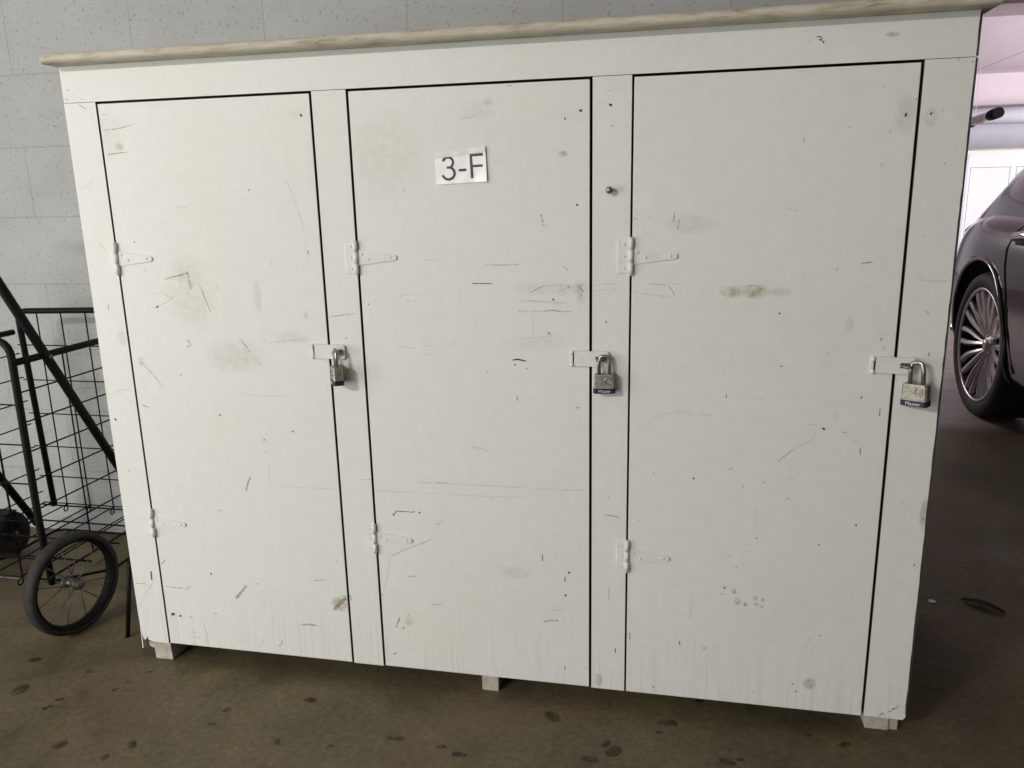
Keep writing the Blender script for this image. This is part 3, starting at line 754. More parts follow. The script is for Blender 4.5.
def hasp(x0, zc, parent, stile):
    mb = MB(); mb.mi(HWPAINT); w = 0.0715; h = 0.0148; y = -0.0060; t = 0.0022
    # fixed leaf and knuckle on the door side
    mb.box(x0 - 0.002, x0 + 0.014, -0.003, 0, zc - h - 0.001, zc + h + 0.001, 0.0006)
    for a, b in ((-1, -0.55), (0.55, 1)):
        mb.tube([(x0 + 0.0012, -0.0055, zc + a * h), (x0 + 0.0012, -0.0055, zc + b * h)], 0.0032, 10)
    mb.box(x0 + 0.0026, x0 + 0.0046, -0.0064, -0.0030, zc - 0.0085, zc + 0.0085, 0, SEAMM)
    # swinging plate with a slot: outer outline with rounded end, inner slot bridged
    xe = x0 + w; r = 0.0065
    out = [Vector((x0 + 0.005, y, zc - h)), Vector((xe - r, y, zc - h))] + arc((xe - r, y, zc - h + r), r, -math.pi / 2, 0, 5, X3, Z3)[1:] + arc((xe - r, y, zc + h - r), r, 0, math.pi / 2, 5, X3, Z3) + [Vector((x0 + 0.005, y, zc + h))]
    sx0, sx1, sz = x0 + 0.0460, x0 + 0.0665, 0.0048
    t_ = bmesh.new(); vs = [t_.verts.new(p) for p in out]
    inn = [t_.verts.new(p) for p in ((sx0, y, zc - sz), (sx1, y, zc - sz), (sx1, y, zc + sz), (sx0, y, zc + sz))]
    es = [t_.edges.new((vs[i], vs[(i + 1) % len(vs)])) for i in range(len(vs))] + [t_.edges.new((inn[i], inn[(i + 1) % 4])) for i in range(4)]
    bmesh.ops.triangle_fill(t_, use_beauty=True, use_dissolve=False, edges=es)
    g = bmesh.ops.extrude_face_region(t_, geom=list(t_.faces))
    bmesh.ops.translate(t_, vec=(0, t, 0), verts=[q for q in g['geom'] if isinstance(q, bmesh.types.BMVert)])
    bmesh.ops.recalc_face_normals(t_, faces=t_.faces)
    mb.merge(t_)
    mb.mats = [HWPAINT, SEAMM]
    o = mb.build('hasp', None, parent)
    st = MB(); xs = (sx0 + sx1) / 2
    # staple: a base plate under the slot and a loop standing out through it
    st.box(xs - 0.0125, xs + 0.0125, -0.0016, 0.0, zc - 0.009, zc + 0.009, 0.0005)
    lp = [Vector((xs - 0.0072, 0.0, zc)), Vector((xs - 0.0072, -0.011, zc))] + arc((xs, -0.0125, zc), 0.0072, math.pi, 2 * math.pi, 8, X3, Y3) + [Vector((xs + 0.0072, -0.011, zc)), Vector((xs + 0.0072, 0.0, zc))]
    st.tube(lp, 0.0026, 8)
    st.build('staple', BOLTM, stile)
    return (xs, -0.018, zc)

def make_locker(base, label, group=None, detail=True, zt=ZT):
    ox, oy = base
    root = empty('storage_locker', (ox, oy, 0), label, 'storage locker', group)
    S = Vector((0, 0, 0)); info = {}
    stiles = []; W = 1.6965; DEP = 0.60
    for i in range(0, 7, 2):
        x0, x1 = GAPS[i]; mb = MB(); mb.mi(PAINT)
        if i == 0 and detail:
            # broken off lower outer corner
            pts = [(x0, 0, ZD - 0.0008), (x0, 0, 0.110), (0.0012, 0, 0.078), (0.0040, 0, 0.054), (0.0080, 0, 0.0445), (0.0125, 0, 0.0475), (0.0165, 0, 0.0550), (0.0190, 0, 0.0460), (0.031, 0, 0.0425), (x1, 0, ZB), (x1, 0, ZD - 0.0008)]
            mb.prism([(a, 0.018, c) for a, b, c in pts], (0, -0.018, 0), mat=PAINT)
            bmesh.ops.recalc_face_normals(mb.bm, faces=mb.bm.faces)
        elif i == 6 and detail:
            # worn outer edge
            random.seed(11); pts = [(x0, 0, ZB + 0.001), (x1 - 0.006, 0, ZB), (x1 - 0.002, 0, ZB + 0.006)]
            z = ZB + 0.02
            while z < ZD - 0.02:
                d = 0.0 if random.random() < 0.6 else random.uniform(0.0003, 0.0014) * (1.2 if z < 0.5 else 0.4)
                pts.append((x1 - d, 0, z)); z += random.uniform(0.008, 0.022)
            pts += [(x1, 0, ZD - 0.0008), (x0, 0, ZD - 0.0008)]
            mb.prism([(a, 0.018, c) for a, b, c in pts], (0, -0.018, 0), mat=PAINT)
            bmesh.ops.recalc_face_normals(mb.bm, faces=mb.bm.faces)
        else: mb.box(x0, x1, 0, 0.018, ZB, ZD - 0.0008, 0.0007, PAINT)
        dark_edges(mb)
        if detail: put_marks(mb, x0, x1, ZB, ZD)
        if detail and i == 6: worn_edge(mb, x1, ZB + 0.012, ZD - 0.002)
        stiles.append(mb.build('stile', None, root, shift=S))
    mb = MB(); mb.mi(PAINT); mb.box(0, W, 0, 0.018, ZD, zt, 0.0006, PAINT); dark_edges(mb)
    if detail: put_marks(mb, 0, W, ZD, zt); worn_edge(mb, W, ZD + 0.001, zt - 0.001)
    mb.build('header_board', None, root, shift=S)
    doors = []
    for i in (1, 3, 5):
        x0, x1 = GAPS[i]; mb = MB(); mb.mi(PAINT); mb.box(x0, x1, 0, 0.018, ZB + (0.0015 if i < 5 else 0.0), ZD - 0.0045, 0.0011, PAINT)
        dark_edges(mb)
        if detail: put_marks(mb, x0, x1, ZB, ZD)
        doors.append(mb.build('door', None, root, shift=S))
    if detail:
        for d, xb, lw in ((doors[0], 0.0735, 0.010), (doors[1], 0.6110, 0.0165), (doors[2], 1.1475, 0.0185)):
            hinge(0.9485, xb, d, leaf_w=lw); hinge(0.3515, xb, d, leaf_w=lw * 0.8)
        info['hang'] = [hasp(0.5045, 0.7585, doors[0], stiles[1]), hasp(1.0390, 0.7550, doors[1], stiles[2]), hasp(1.5775, 0.7545, doors[2], stiles[3])]
    for nm, x0, x1 in (('side_panel', 0.0, 0.012), ('side_panel', W - 0.012, W)):
        mb = MB(); z0 = 0.012 if (x0 == 0.0 and detail) else ZB
        mb.box(x0, x1, 0.0185, DEP, z0 if x0 else ZB, zt - 0.0005, 0.0005); mb.build(nm, PAINT, root, shift=S)
    mb = MB(); mb.box(0.0125, W - 0.0125, DEP - 0.010, DEP, ZB, zt - 0.0005); mb.build('back_panel', DARKIN, root, shift=S)
    mb = MB(); mb.box(0.0125, W - 0.0125, 0.0195, DEP - 0.0105, ZB + 0.002, ZB + 0.014); mb.build('bottom_panel', DARKIN, root, shift=S)
    for x in (0.577, 1.114):
        mb = MB(); mb.box(x - 0.006, x + 0.006, 0.0195, DEP - 0.011, ZB + 0.0145, zt - 0.001); mb.build('partition', DARKIN, root, shift=S)
    if detail:
        mb = MB(); mb.prism([(-0.0062, 0.006, 0.018), (-0.0036, 0.006, 0.018), (-0.0012, 0.006, 0.150), (-0.0022, 0.006, 0.150)], (0, 0.012, 0)); mb.build('loose_strip', PAINT, root, shift=S)
    # top slab with a half-round nosing
    mb = MB(); hh = 0.0185; r = hh / 2; y0 = -0.042; prof = [Vector((0, 0.615, zt))] + [Vector((0, y0 + r, zt + r)) + Vector((0, -math.cos(a) * r, -math.sin(a) * r)) for a in [math.pi / 2 - math.pi * k / 8 for k in range(9)]] + [Vector((0, 0.615, zt + hh))]
    mb.prism([(-0.006, p.y, p.z) for p in prof], (W + 0.020, 0, 0))
    # rounded ends of the nosing
    t = mb.bm
    xs_ = [v.co.x for v in t.verts]; lo, hi = min(xs_), max(xs_)
    for v in t.verts:
        if v.co.x < lo + 1e-5 and v.co.y > y0 + 0.02: v.co.x = lo - 0.006
        if v.co.x > hi - 1e-5 and v.co.y > y0 + 0.02: v.co.x = hi + 0.004
    bmesh.ops.recalc_face_normals(t, faces=t.faces)
    mb.build('top_slab', SLAB, root, shift=S)
    # runners it stands on
    if detail:
        mb = MB(); mb.prism([(0.0340, -0.002, 0), (0.0800, -0.002, 0), (0.0775, -0.002, ZB), (0.0195, -0.002, ZB), (0.0205, -0.002, 0.031), (0.0325, -0.002, 0.027)], (0, 0.55, 0), bev=0.001); mb.build('runner', RAWWOOD, root, shift=S)
        mb = MB(); mb.box(0.836, 0.873, 0.012, 0.55, 0, ZB, 0.0015); mb.build('runner', RAWWOOD, root, shift=S)
        mb = MB(); mb.box(1.628, 1.672, 0.022, 0.55, 0, ZB - 0.014, 0.0015); mb.box(1.633, 1.668, 0.020, 0.55, ZB - 0.0135, ZB, 0.001); mb.box(1.6735, 1.690, 0.026, 0.3, 0, ZB, 0.0012); mb.build('runner', RAWWOOD, root, shift=S)
        # carriage bolt on the stile between second and third doors
        mb = MB(); Rm = Matrix.Translation((1.1095, 0, 1.0670)) @ Matrix.Rotation(math.pi / 2, 4, 'Z')
        mb.lathe([(0.0, -0.0165), (0.0050, -0.0158), (0.0066, -0.0130), (0.0062, -0.0095), (0.0036, -0.0090), (0.0036, 0.0)], 12, M=Rm)
        o = mb.build('bolt', BOLTM, stiles[2]); o['label'] = 'dull metal bolt head'
    else:
        for x in (0.05, 0.85, 1.64):
            mb = MB(); mb.box(x - 0.02, x + 0.02, 0.012, 0.55, 0, ZB, 0.002); mb.build('runner', RAWWOOD, root, shift=S)
    info['root'] = root
    return info
LK = make_locker((0, 0), 'large cream painted wooden storage locker with three doors and a worn slab top')

# ------------------------------------------------------------------ padlocks
def make_padlock(pos, rz, tilt, label, sc=1.0):
    # local frame: front is -Y, the hanging point (inside of the shackle bow) is the origin
    root = empty('padlock', pos, label, 'padlock', 'padlocks on the locker doors')
    M = Matrix.Rotation(rz, 4, 'Z') @ Matrix.Rotation(tilt, 4, 'Y')
    W, Hh, Dp = 0.040 * sc, 0.0362 * sc, 0.021 * sc; top = -0.0285 * sc; s = Vector((0, 0, 0))
    sh = MB(); R = 0.0100 * sc; rr = 0.0036 * sc
    pts = [Vector((-R, 0, top - 0.004)), Vector((-R, 0, -R + 0.003))] + [Vector((-R * .72, 0, 0.0045 * sc)), Vector((-R * .35, 0, 0.0058 * sc)), Vector((R * .35, 0, 0.0058 * sc)), Vector((R * .72, 0, 0.0045 * sc))] + [Vector((R, 0, -R + 0.003)), Vector((R, 0, top - 0.004))]
    sh.tube([M @ p for p in pts], rr, 10); sh.build('shackle', SHACK, root, shift=s)
    def plate(mb, x, y, z0, z1, c, mat=None):
        p = [(-x, -y + c), (-x + c, -y), (x - c, -y), (x, -y + c), (x, y - c), (x - c, y), (-x + c, y), (-x, y - c)]
        mb.prism([(a, b, z0) for a, b in p], (0, 0, z1 - z0), bev=0.0004, M=M, mat=mat)
    zb = top - Hh + 0.0095
    bd = MB(); n = 9
    for k in range(n):
        z0 = zb + (top - zb) * k / n; z1 = zb + (top - zb) * (k + 1) / n
        plate(bd, W / 2 - 0.0005 - (0.0012 if k == n - 1 else 0), Dp / 2 - 0.0005, z0 + 0.00015, z1 - 0.00015, 0.003)
    bd.build('body', BRASS, root, shift=s)
    bp = MB(); plate(bp, W / 2 + 0.0010, Dp / 2 + 0.0010, top - Hh, zb, 0.004); bmp = bp.build('bumper', BLUE, root, shift=s); bmp['label'] = 'dark blue plastic bumper band'
    t = text_mesh('Master', 0.0080 * sc, 0.00012, 1.05); tx = MB(); tx.merge(t, None, M @ Matrix.Translation((0, -Dp / 2 - 0.0013, (top - Hh + zb) / 2)) @ Matrix.Rotation(math.pi / 2, 4, 'X'))
    tx.build('lettering', LETTER, bmp, shift=s)
    ey = MB(); cx, cz = 0.0080 * sc, top - 0.0115 * sc
    ey.tube([M @ p for p in arc((cx, -Dp / 2 + 0.0004, cz), 0.0066, 0, 2 * math.pi * 23 / 24, 23, X3, Z3)], 0.0010, 6, closed=True)
    ey.tube([M @ Vector(p) for p in ((cx - 0.002, -Dp / 2 + 0.0004, cz - 0.003), (cx + 0.002, -Dp / 2 + 0.0004, cz - 0.001), (cx + 0.001, -Dp / 2 + 0.0004, cz + 0.003))], 0.0009, 6)
    e = ey.build('emblem', SHACK, root, shift=s); e['label'] = 'round stamped emblem'
    return root
h1, h2, h3 = LK['hang']
make_padlock((h1[0] + 0.0015, -0.0215, h1[2] + 0.002), math.radians(-57), 0.0, 'steel padlock seen edge-on hanging from the hasp of the leftmost locker door')
make_padlock((h2[0] + 0.0072, -0.0135, h2[2] + 0.0018), math.radians(5), -0.01, 'steel padlock facing straight out on the middle locker door with the paper sign')
make_padlock((h3[0] + 0.0140, -0.0195, h3[2] + 0.0025), math.radians(-34), -0.035, 'steel padlock turned with its side showing on the rightmost locker door beside the car', 1.08)

# ------------------------------------------------------------------ paper sign
sg = empty('paper_sign', (0.832, -0.001, 1.084), 'small white paper sign reading 3-F taped on the middle locker door', 'sign')
pm = MB(); nx, nz = 14, 8
TL, TR, BR, BL = Vector((0.7812, 0, 1.1400)), Vector((0.8803, 0, 1.1505)), Vector((0.8824, 0, 1.0876)), Vector((0.7832, 0, 1.0839))
def sp(u, v):
    p = TL.lerp(TR, u).lerp(BL.lerp(BR, u), v)
    y = -0.0006 - 0.0028 * max(0, (u - 0.6) / 0.4) ** 2 - 0.0020 * max(0, (v - 0.7) / 0.3) ** 2 - 0.0007 * math.sin(u * 9 + v * 3) ** 2
    return Vector((p.x, y, p.z))
gr = [[pm.bm.verts.new(sp(i / nx, j / nz)) for j in range(nz + 1)] for i in range(nx + 1)]
for i in range(nx):
    for j in range(nz):
        f = pm.bm.faces.new((gr[i][j], gr[i][j + 1], gr[i + 1][j + 1], gr[i + 1][j])); f.smooth = True
po = pm.build('paper', PAPER, sg)
tp = MB(); g2 = [[tp.bm.verts.new(sp(i / nx, max(v, 0)) + Vector((0, -0.0011, -0.004 if v < 0 else 0)) - Vector((0, 0, 0.060 * min(v, 0)))) for v in (-0.06, 0.10, 0.16)] for i in range(nx + 1)]
for i in range(nx):
    for j in range(2): tp.bm.faces.new((g2[i][j], g2[i][j + 1], g2[i + 1][j + 1], g2[i + 1][j]))
tp.build('tape_strip', TAPE, sg)
lt = MB()
def stroke(pts, r):
    # flat ink stroke following the paper
    L = []; R = []
    P = [Vector(p) for p in pts]
    for j, p in enumerate(P):
        d = P[min(j + 1, len(P) - 1)] - P[max(j - 1, 0)]; d.normalize(); n = Vector((-d.y, d.x))
        L.append(p + n * r); R.append(p - n * r)
    def lift(q):
        u = (q.x - 0.782) / 0.0995; v = (1.145 - q.y) / 0.0605
        return (q.x, sp(min(max(u, 0), 1), min(max(v, 0), 1)).y - 0.0005, q.y)
    vl = [lt.bm.verts.new(lift(q)) for q in L]; vr = [lt.bm.verts.new(lift(q)) for q in R]
    for j in range(len(P) - 1): lt.bm.faces.new((vl[j], vr[j], vr[j + 1], vl[j + 1]))
V2 = lambda x, y: Vector((x, y))
cx = 0.8075
def arc2(c, rx, ry, a0, a1, n): return [V2(c[0] + rx * math.cos(math.radians(a0 + (a1 - a0) * i / n)), c[1] + ry * math.sin(math.radians(a0 + (a1 - a0) * i / n))) for i in range(n + 1)]
stroke(arc2((cx, 1.1236), 0.0098, 0.0097, 165, -78, 14), 0.0023)
stroke(arc2((cx + 0.0003, 1.1042), 0.0118, 0.0112, 82, -165, 16), 0.0023)
stroke([V2(cx - 0.003, 1.1145), V2(cx + 0.003, 1.1146)], 0.0021)
stroke([V2(0.8278, 1.1092), V2(0.8425, 1.1098)], 0.0023)
stroke([V2(0.8534, 1.0940), V2(0.8520, 1.1374)], 0.0026)
stroke([V2(0.8500, 1.1352), V2(0.8755, 1.1366)], 0.0024)
stroke([V2(0.8528, 1.1160), V2(0.8745, 1.1166)], 0.0021)
o = lt.build('lettering', INK, sg); o['label'] = 'dark characters 3-F'

# ------------------------------------------------------------------ two-wheeled wire cart
CX, CL, CF, CB = -0.29, -0.70, 0.06, 0.505     # right side, left side, front, back of the basket
ct = empty('shopping_cart', (-0.45, 0.25, 0), 'black folding wire shopping cart standing between the locker and the block wall', 'cart')
def rounded(pts, r, n=5, closed=False):
    P = [Vector(p) for p in pts]; out = []; m = len(P)
    for i in range(m):
        if not closed and i in (0, m - 1): out.append(P[i]); continue
        a, b, c = P[i - 1], P[i], P[(i + 1) % m]; u = (a - b).normalized(); v = (c - b).normalized()
        p0, p1 = b + u * r, b + v * r
        for k in range(n + 1):
            t = k / n; out.append(p0 * (1 - t) ** 2 + b * 2 * t * (1 - t) + p1 * t * t)
    return out
TR_ = 0.0088
mb = MB(); mb.tube(rounded([(CX, CF, 0.702), (CX, CB - 0.01, 0.702)], 0.03), TR_, 10)
mb.build('side_frame', BLACK, ct)
mb = MB(); mb.tube(rounded([(CL, CF, 0.695), (CL, CB - 0.01, 0.695)], 0.03), TR_, 10)
mb.build('side_frame', BLACK, ct)
mb = MB(); mb.tube(rounded([(CX - 0.012, 0.078, 0.125), (CX - 0.003, CF, 0.30), (CX, CF, 0.757), (CL, CF, 0.757), (CL + 0.003, CF, 0.30), (CL + 0.012, 0.078, 0.125)], 0.045), TR_, 10)
mb.build('front_frame', BLACK, ct)
mb = MB(); mb.tube(rounded([(-0.665, CB, 0.142), (-0.683, CB, 0.757), (-0.255, CB, 0.765), (-0.25, CB, 0.142)], 0.03), TR_, 10)
mb.build('back_frame', BLACK, ct)
mb = MB()
for sx in (CX + 0.014, CL - 0.014): mb.tube([(sx, 0.478, 0.090), (sx, -0.11, 1.178)], 0.0112, 10)
mb.tube([(CL - 0.014, -0.11, 1.178), (CX + 0.014, -0.11, 1.178)], 0.0112, 10)
mb.build('handle', BLACK, ct)
for sx in (CX + 0.0265, CL - 0.0265):
    mb = MB(); mb.lathe([(0.0, 0.004), (0.004, 0.003), (0.0055, 0.0), (0.0055, -0.004)], 12, M=Matrix.Translation((sx, 0.1500, 0.700)) @ Matrix.Rotation(0 if sx > CL else math.pi, 4, 'Z'))
    mb.build('rivet', HUBM, ct)
WR = 0.0020
def panel(name, fn): 
    mb = MB(); fn(mb); return mb.build(name, BLACK, ct)
ZF = 0.150
def side(x):
    def f(mb):
        z = 0.629
        while z > ZF + 0.02: mb.tube([(x, CF, z), (x, CB, z)], WR, 6); z -= 0.0735
        for y in (0.215, 0.375): mb.tube([(x, y, 0.70), (x, y, ZF)], WR, 6)
        mb.tube([(x, CF, ZF), (x, CB, ZF)], WR * 1.3, 6)
    return f
panel('wire_side', side(CX)); panel('wire_side', side(CL))
def back(y, x0, x1, zs):
    def f(mb):
        for z in zs: mb.tube([(x0, y, z), (x1, y, z)], WR, 6)
        x = x0 + 0.0825
        while x < x1 - 0.02:
            mb.tube([(x, y, zs[0] + 0.1), (x, y, ZF - 0.012)] + arc((x, y - 0.008, ZF - 0.012), 0.008, 0, -math.pi * 1.6, 8, Y3, Z3), WR, 6); x += 0.0825
    return f
panel('wire_back', back(CB, CL, -0.25, [0.655, 0.548, 0.443, 0.338, 0.240, 0.152]))
panel('wire_front', back(CF, CL, CX, [0.60, 0.50, 0.40, 0.30, 0.20]))
def wfloor(mb):
    x = CL
    while x <= CX + 0.01: mb.tube([(x, CF, ZF), (x, CB + 0.005, ZF)], WR, 6); x += 0.0825
    for y in (0.06, 0.17, 0.28, 0.39, 0.50): mb.tube([(CL, y, ZF - 0.004), (CX + 0.03, y, ZF - 0.004)], WR * 1.3, 6)
panel('wire_floor', wfloor)
mb = MB(); mb.tube(rounded([(CX - 0.02, 0.075, 0.13), (CX - 0.02, 0.30, 0.055), (CX - 0.02, 0.52, 0.055), (CL + 0.02, 0.52, 0.055), (CL + 0.02, 0.30, 0.055), (CL + 0.02, 0.075, 0.13)], 0.03), 0.004, 8); mb.build('base_frame', BLACK, ct)
WY, WZ, WRAD = 0.082, 0.130, 0.130
mb = MB(); mb.tube([(CL - 0.09, WY, WZ), (-0.215, WY, WZ)], 0.005, 10); mb.build('axle', HUBM, ct)
def cart_wheel(xc, yaw, name='wheel', rad=WRAD, y=WY):
    M = Matrix.Translation((xc, y, rad)) @ Matrix.Rotation(yaw, 4, 'Z')
    mb = MB(); n = 48; hw = 0.0175
    mb.lathe([(rad - 0.018, hw * 0.72), (rad - 0.010, hw), (rad - 0.003, hw * 0.85), (rad, hw * 0.35), (rad, -hw * 0.35), (rad - 0.003, -hw * 0.85), (rad - 0.010, -hw), (rad - 0.018, -hw * 0.72)], n, closed=True, M=M)
    wh = mb.build(name, CARTRUB, ct)
    mb = MB(); mb.lathe([(rad - 0.0185, hw * 0.8), (rad - 0.0165, hw * 0.95), (rad - 0.0165, -hw * 0.95), (rad - 0.0185, -hw * 0.8), (rad - 0.025, -hw * 0.3), (rad - 0.025, hw * 0.3)], n, closed=True, M=M); mb.build('rim', BLACK, wh)
    mb = MB(); k = 12
    for i in range(k):
        a = 2 * math.pi * i / k + 0.2; b = a + (0.22 if i % 2 else -0.22); sx = 0.012 if i % 2 else -0.012
        mb.tube([M @ Vector((sx, 0.012 * math.cos(b), 0.012 * math.sin(b))), M @ Vector((0, (rad - 0.022) * math.cos(a), (rad - 0.022) * math.sin(a)))], 0.0013, 6)
    mb.build('spokes', SPOKE, wh)
    mb = MB(); mb.lathe([(0.0, 0.030), (0.010, 0.029), (0.013, 0.024), (0.013, 0.018), (0.0155, 0.016), (0.0155, 0.011), (0.011, 0.009), (0.011, -0.018), (0.0155, -0.020), (0.0155, -0.028), (0.0, -0.030)], 20, M=M); mb.build('hub', HUBM, wh)
    return wh
cart_wheel(-0.243, math.radians(-9)); cart_wheel(CL - 0.06, math.radians(4))
# small caster wheels at the back with sheet metal brackets
for (x, y) in ((-0.775, 0.425), (-0.215, 0.49)):
    M = Matrix.Translation((x, y, 0.072)); mb = MB()
    mb.lathe([(0.012, 0.022), (0.055, 0.022), (0.068, 0.018), (0.072, 0.008), (0.072, -0.008), (0.068, -0.018), (0.055, -0.022), (0.012, -0.022)], 28, M=M, closed=True)
    cw = mb.build('caster', RUBBER, ct)
    mb = MB(); mb.lathe([(0.0, 0.031), (0.012, 0.030), (0.014, 0.026), (0.014, -0.026), (0.012, -0.030), (0.0, -0.031)], 14, M=M); mb.build('hub', HUBM, cw)
    mb = MB()
    for s in (-1, 1): mb.box(x + s * 0.0275 - 0.0015, x + s * 0.0275 + 0.0015, y - 0.014, y + 0.014, 0.066, 0.148, 0.001)
    mb.box(x - 0.029, x + 0.029, y - 0.02, y + 0.02, 0.1445, 0.148, 0.001); mb.build('fork', BLACK, cw)
mb = MB(); mb.tube([(-0.098, 0.070, 0.0), (-0.062, 0.072, 0.21)], 0.0055, 8); mb.tube([(-0.062, 0.072, 0.21), (-0.075, 0.30, 0.17), (CX, CB - 0.05, ZF - 0.004)], 0.0045, 8); mb.build('stand_leg', BLACK, ct)

# ------------------------------------------------------------------ parked car
car = empty('car', (3.5, 1.2, 0), 'dark brown metallic sedan parked beyond the right end of the locker', 'car')
CXC = 3.5
ST = [(3.63, .44, .78, .84, .36), (3.60, .57, .80, .88, .32), (3.52, .675, .825, .92, .28), (3.38, .758, .845, .935, .26), (3.2, .828, .868, .955, .24), (2.95, .886, .895, .99, .22), (2.7, .925, .915, .99, .20), (2.5, .930, .925, .99, .20), (2.2, .932, .93, .98, .19),
      (1.8, .93, .93, .96, .18), (1.2, .925, .925, .95, .18), (.6, .92, .915, .97, .18), (.1, .915, .90, .985, .19), (-.3, .91, .86, .93, .20), (-.7, .885, .79, .84, .20), (-1.0, .80, .71, .74, .22), (-1.15, .68, .62, .64, .26), (-1.22, .5, .56, .58, .30)]
def body_pts(st):
    y, hw, zs, zc, zb = st
    return [(0, zb), (hw - .14, zb), (hw - .045, zb + .05), (hw - .012, zb + .14), (hw + .002, .50), (hw, .62), (hw - .012, zs - .17), (hw - .022, zs - .11), (hw - .045, zs - .04), (hw - .085, zs), (hw - .17, zs + .035), (hw - .32, (zs + .035) * .35 + zc * .65), (hw * .3, zc), (0, zc + .004)]
mb = MB(); rings = []
for st in ST:
    h = body_pts(st); full = [(-a, z) for a, z in h] + [(a, z) for a, z in h[::-1][1:-1]]
    rings.append([mb.bm.verts.new((CXC + a, st[0], z)) for a, z in full])
n = len(rings[0])
for i in range(len(rings) - 1):
    for k in range(n):
        f = mb.bm.faces.new((rings[i][k], rings[i][(k + 1) % n], rings[i + 1][(k + 1) % n], rings[i + 1][k])); f.smooth = True
mb.bm.faces.new(rings[0]); mb.bm.faces.new(rings[-1][::-1])
bmesh.ops.recalc_face_normals(mb.bm, faces=mb.bm.faces)
raw = mb.build('raw', CARP)
sub = raw.modifiers.new('s', 'SUBSURF'); sub.levels = 2; sub.render_levels = 2
WHY = (2.5, -0.32); WHR = 0.335
cutm = MB()
for wy in WHY:
    for sgn in (-1, 1):
        x0 = CXC + sgn * 0.62; x1 = CXC + sgn * 1.05
        cutm.lathe([(0.385, x0), (0.385, x1)], 48, M=Matrix.Translation((0, wy, WHR + 0.012)))
bmesh.ops.recalc_face_normals(cutm.bm, faces=cutm.bm.faces)
cut = cutm.build('cut', BLACKIN)
bo = raw.modifiers.new('b', 'BOOLEAN'); bo.operation = 'DIFFERENCE'; bo.object = cut; bo.solver = 'EXACT'; bo.material_mode = 'TRANSFER'
bpy.context.view_layer.update()
me = D.meshes.new_from_object(raw.evaluated_get(bpy.context.evaluated_depsgraph_get())); me.name = 'body'
D.objects.remove(raw); D.objects.remove(cut)
me.transform(Matrix.Translation((-3.5, -1.2, 0)))
bo_ = D.objects.new('body', me); COL.objects.link(bo_); bo_.parent = car
# cabin
GS = [(3.36, .675, .83, .61, .88, .895), (3.20, .74, .845, .66, .94, .965), (3.0, .79, .865, .69, 1.01, 1.045), (2.75, .825, .885, .725, 1.105, 1.15), (2.5, .845, .90, .725, 1.19, 1.245), (2.25, .855, .905, .73, 1.28, 1.335), (1.85, .857, .905, .70, 1.37, 1.43), (1.3, .855, .905, .675, 1.40, 1.46), (.8, .85, .90, .665, 1.38, 1.445), (.45, .845, .90, .67, 1.27, 1.34), (.1, .83, .89, .70, 1.10, 1.16), (-.22, .80, .86, .73, .93, .96)]
def gpt(i_y, t):
    # point on the right-hand cabin side at station y, t=0 belt, t=1 roof edge
    y = i_y
    for a, b in zip(GS, GS[1:]):
        if b[0] <= y <= a[0]:
            k = (a[0] - y) / (a[0] - b[0]); g = [a[j] + (b[j] - a[j]) * k for j in range(6)]; break
    wb, zb_, wt, zt_ = g[1], g[2], g[3], g[4]
    bul = 0.02 * math.sin(math.pi * t)
    return (wb + (wt - wb) * t + bul, y, zb_ + (zt_ - zb_) * t, g[5])
mb = MB(); rings = []
for g in GS:
    side_ = [gpt(g[0], t)[:3] for t in (0, .33, .66, 1)]
    top_ = [(g[3] * .93, g[0], g[4] + (g[5] - g[4]) * .35), (g[3] * .6, g[0], g[4] + (g[5] - g[4]) * .8), (0, g[0], g[5])]
    h = side_ + top_
    full = [(-a, y, z) for a, y, z in h] + [(a, y, z) for a, y, z in h[::-1][1:]]
    rings.append([mb.bm.verts.new((CXC + a, y, z)) for a, y, z in full])
for i in range(len(rings) - 1):
    for k in range(len(rings[0]) - 1):
        f = mb.bm.faces.new((rings[i][k], rings[i][k + 1], rings[i + 1][k + 1], rings[i + 1][k])); f.smooth = True
mb.bm.faces.new(rings[0]); mb.bm.faces.new(rings[-1][::-1])
mb.build('cabin', CARP, car, recalc=True)
for sgn in (-1, 1):
    for ya, yb, t0a in ((2.30, 1.42, .30), (1.36, 0.30, .20)):
        mb = MB(); nn = 10; gr = []
        for i in range(nn + 1):
            y = ya + (yb - ya) * i / nn; row = []
            for t in (.16, .4, .65, .9):
                if i == 0 and ya > 2: t = .2 + t * .12
                p = gpt(y, t); row.append(mb.bm.verts.new((CXC + sgn * (p[0] + .006), p[1], p[2])))
            gr.append(row)
        for i in range(nn):
            for j in range(3): mb.bm.faces.new((gr[i][j], gr[i][j + 1], gr[i + 1][j + 1], gr[i + 1][j])).smooth = True
        mb.build('side_window', GLASSD, car, recalc=True)
def top_glass(name, ys):
    mb = MB(); gr = []
    for y in ys:
        p = gpt(y, 1); zc, ze, hw = p[3], p[2], p[0]
        gr.append([mb.bm.verts.new((CXC + u * hw, y, (ze + (zc - ze) * (1 - abs(u) ** 2.2)) + .008)) for u in (-.97, -.85, -.6, -.3, 0, .3, .6, .85, .97)])
    for i in range(len(gr) - 1):
        for j in range(8): mb.bm.faces.new((gr[i][j], gr[i][j + 1], gr[i + 1][j + 1], gr[i + 1][j])).smooth = True
    mb.build(name, GLASSD, car, recalc=True)
top_glass('rear_window', (2.72, 2.6, 2.45, 2.25, 2.05, 1.9)); top_glass('windshield', (.72, .6, .45, .28, .1, -.08))
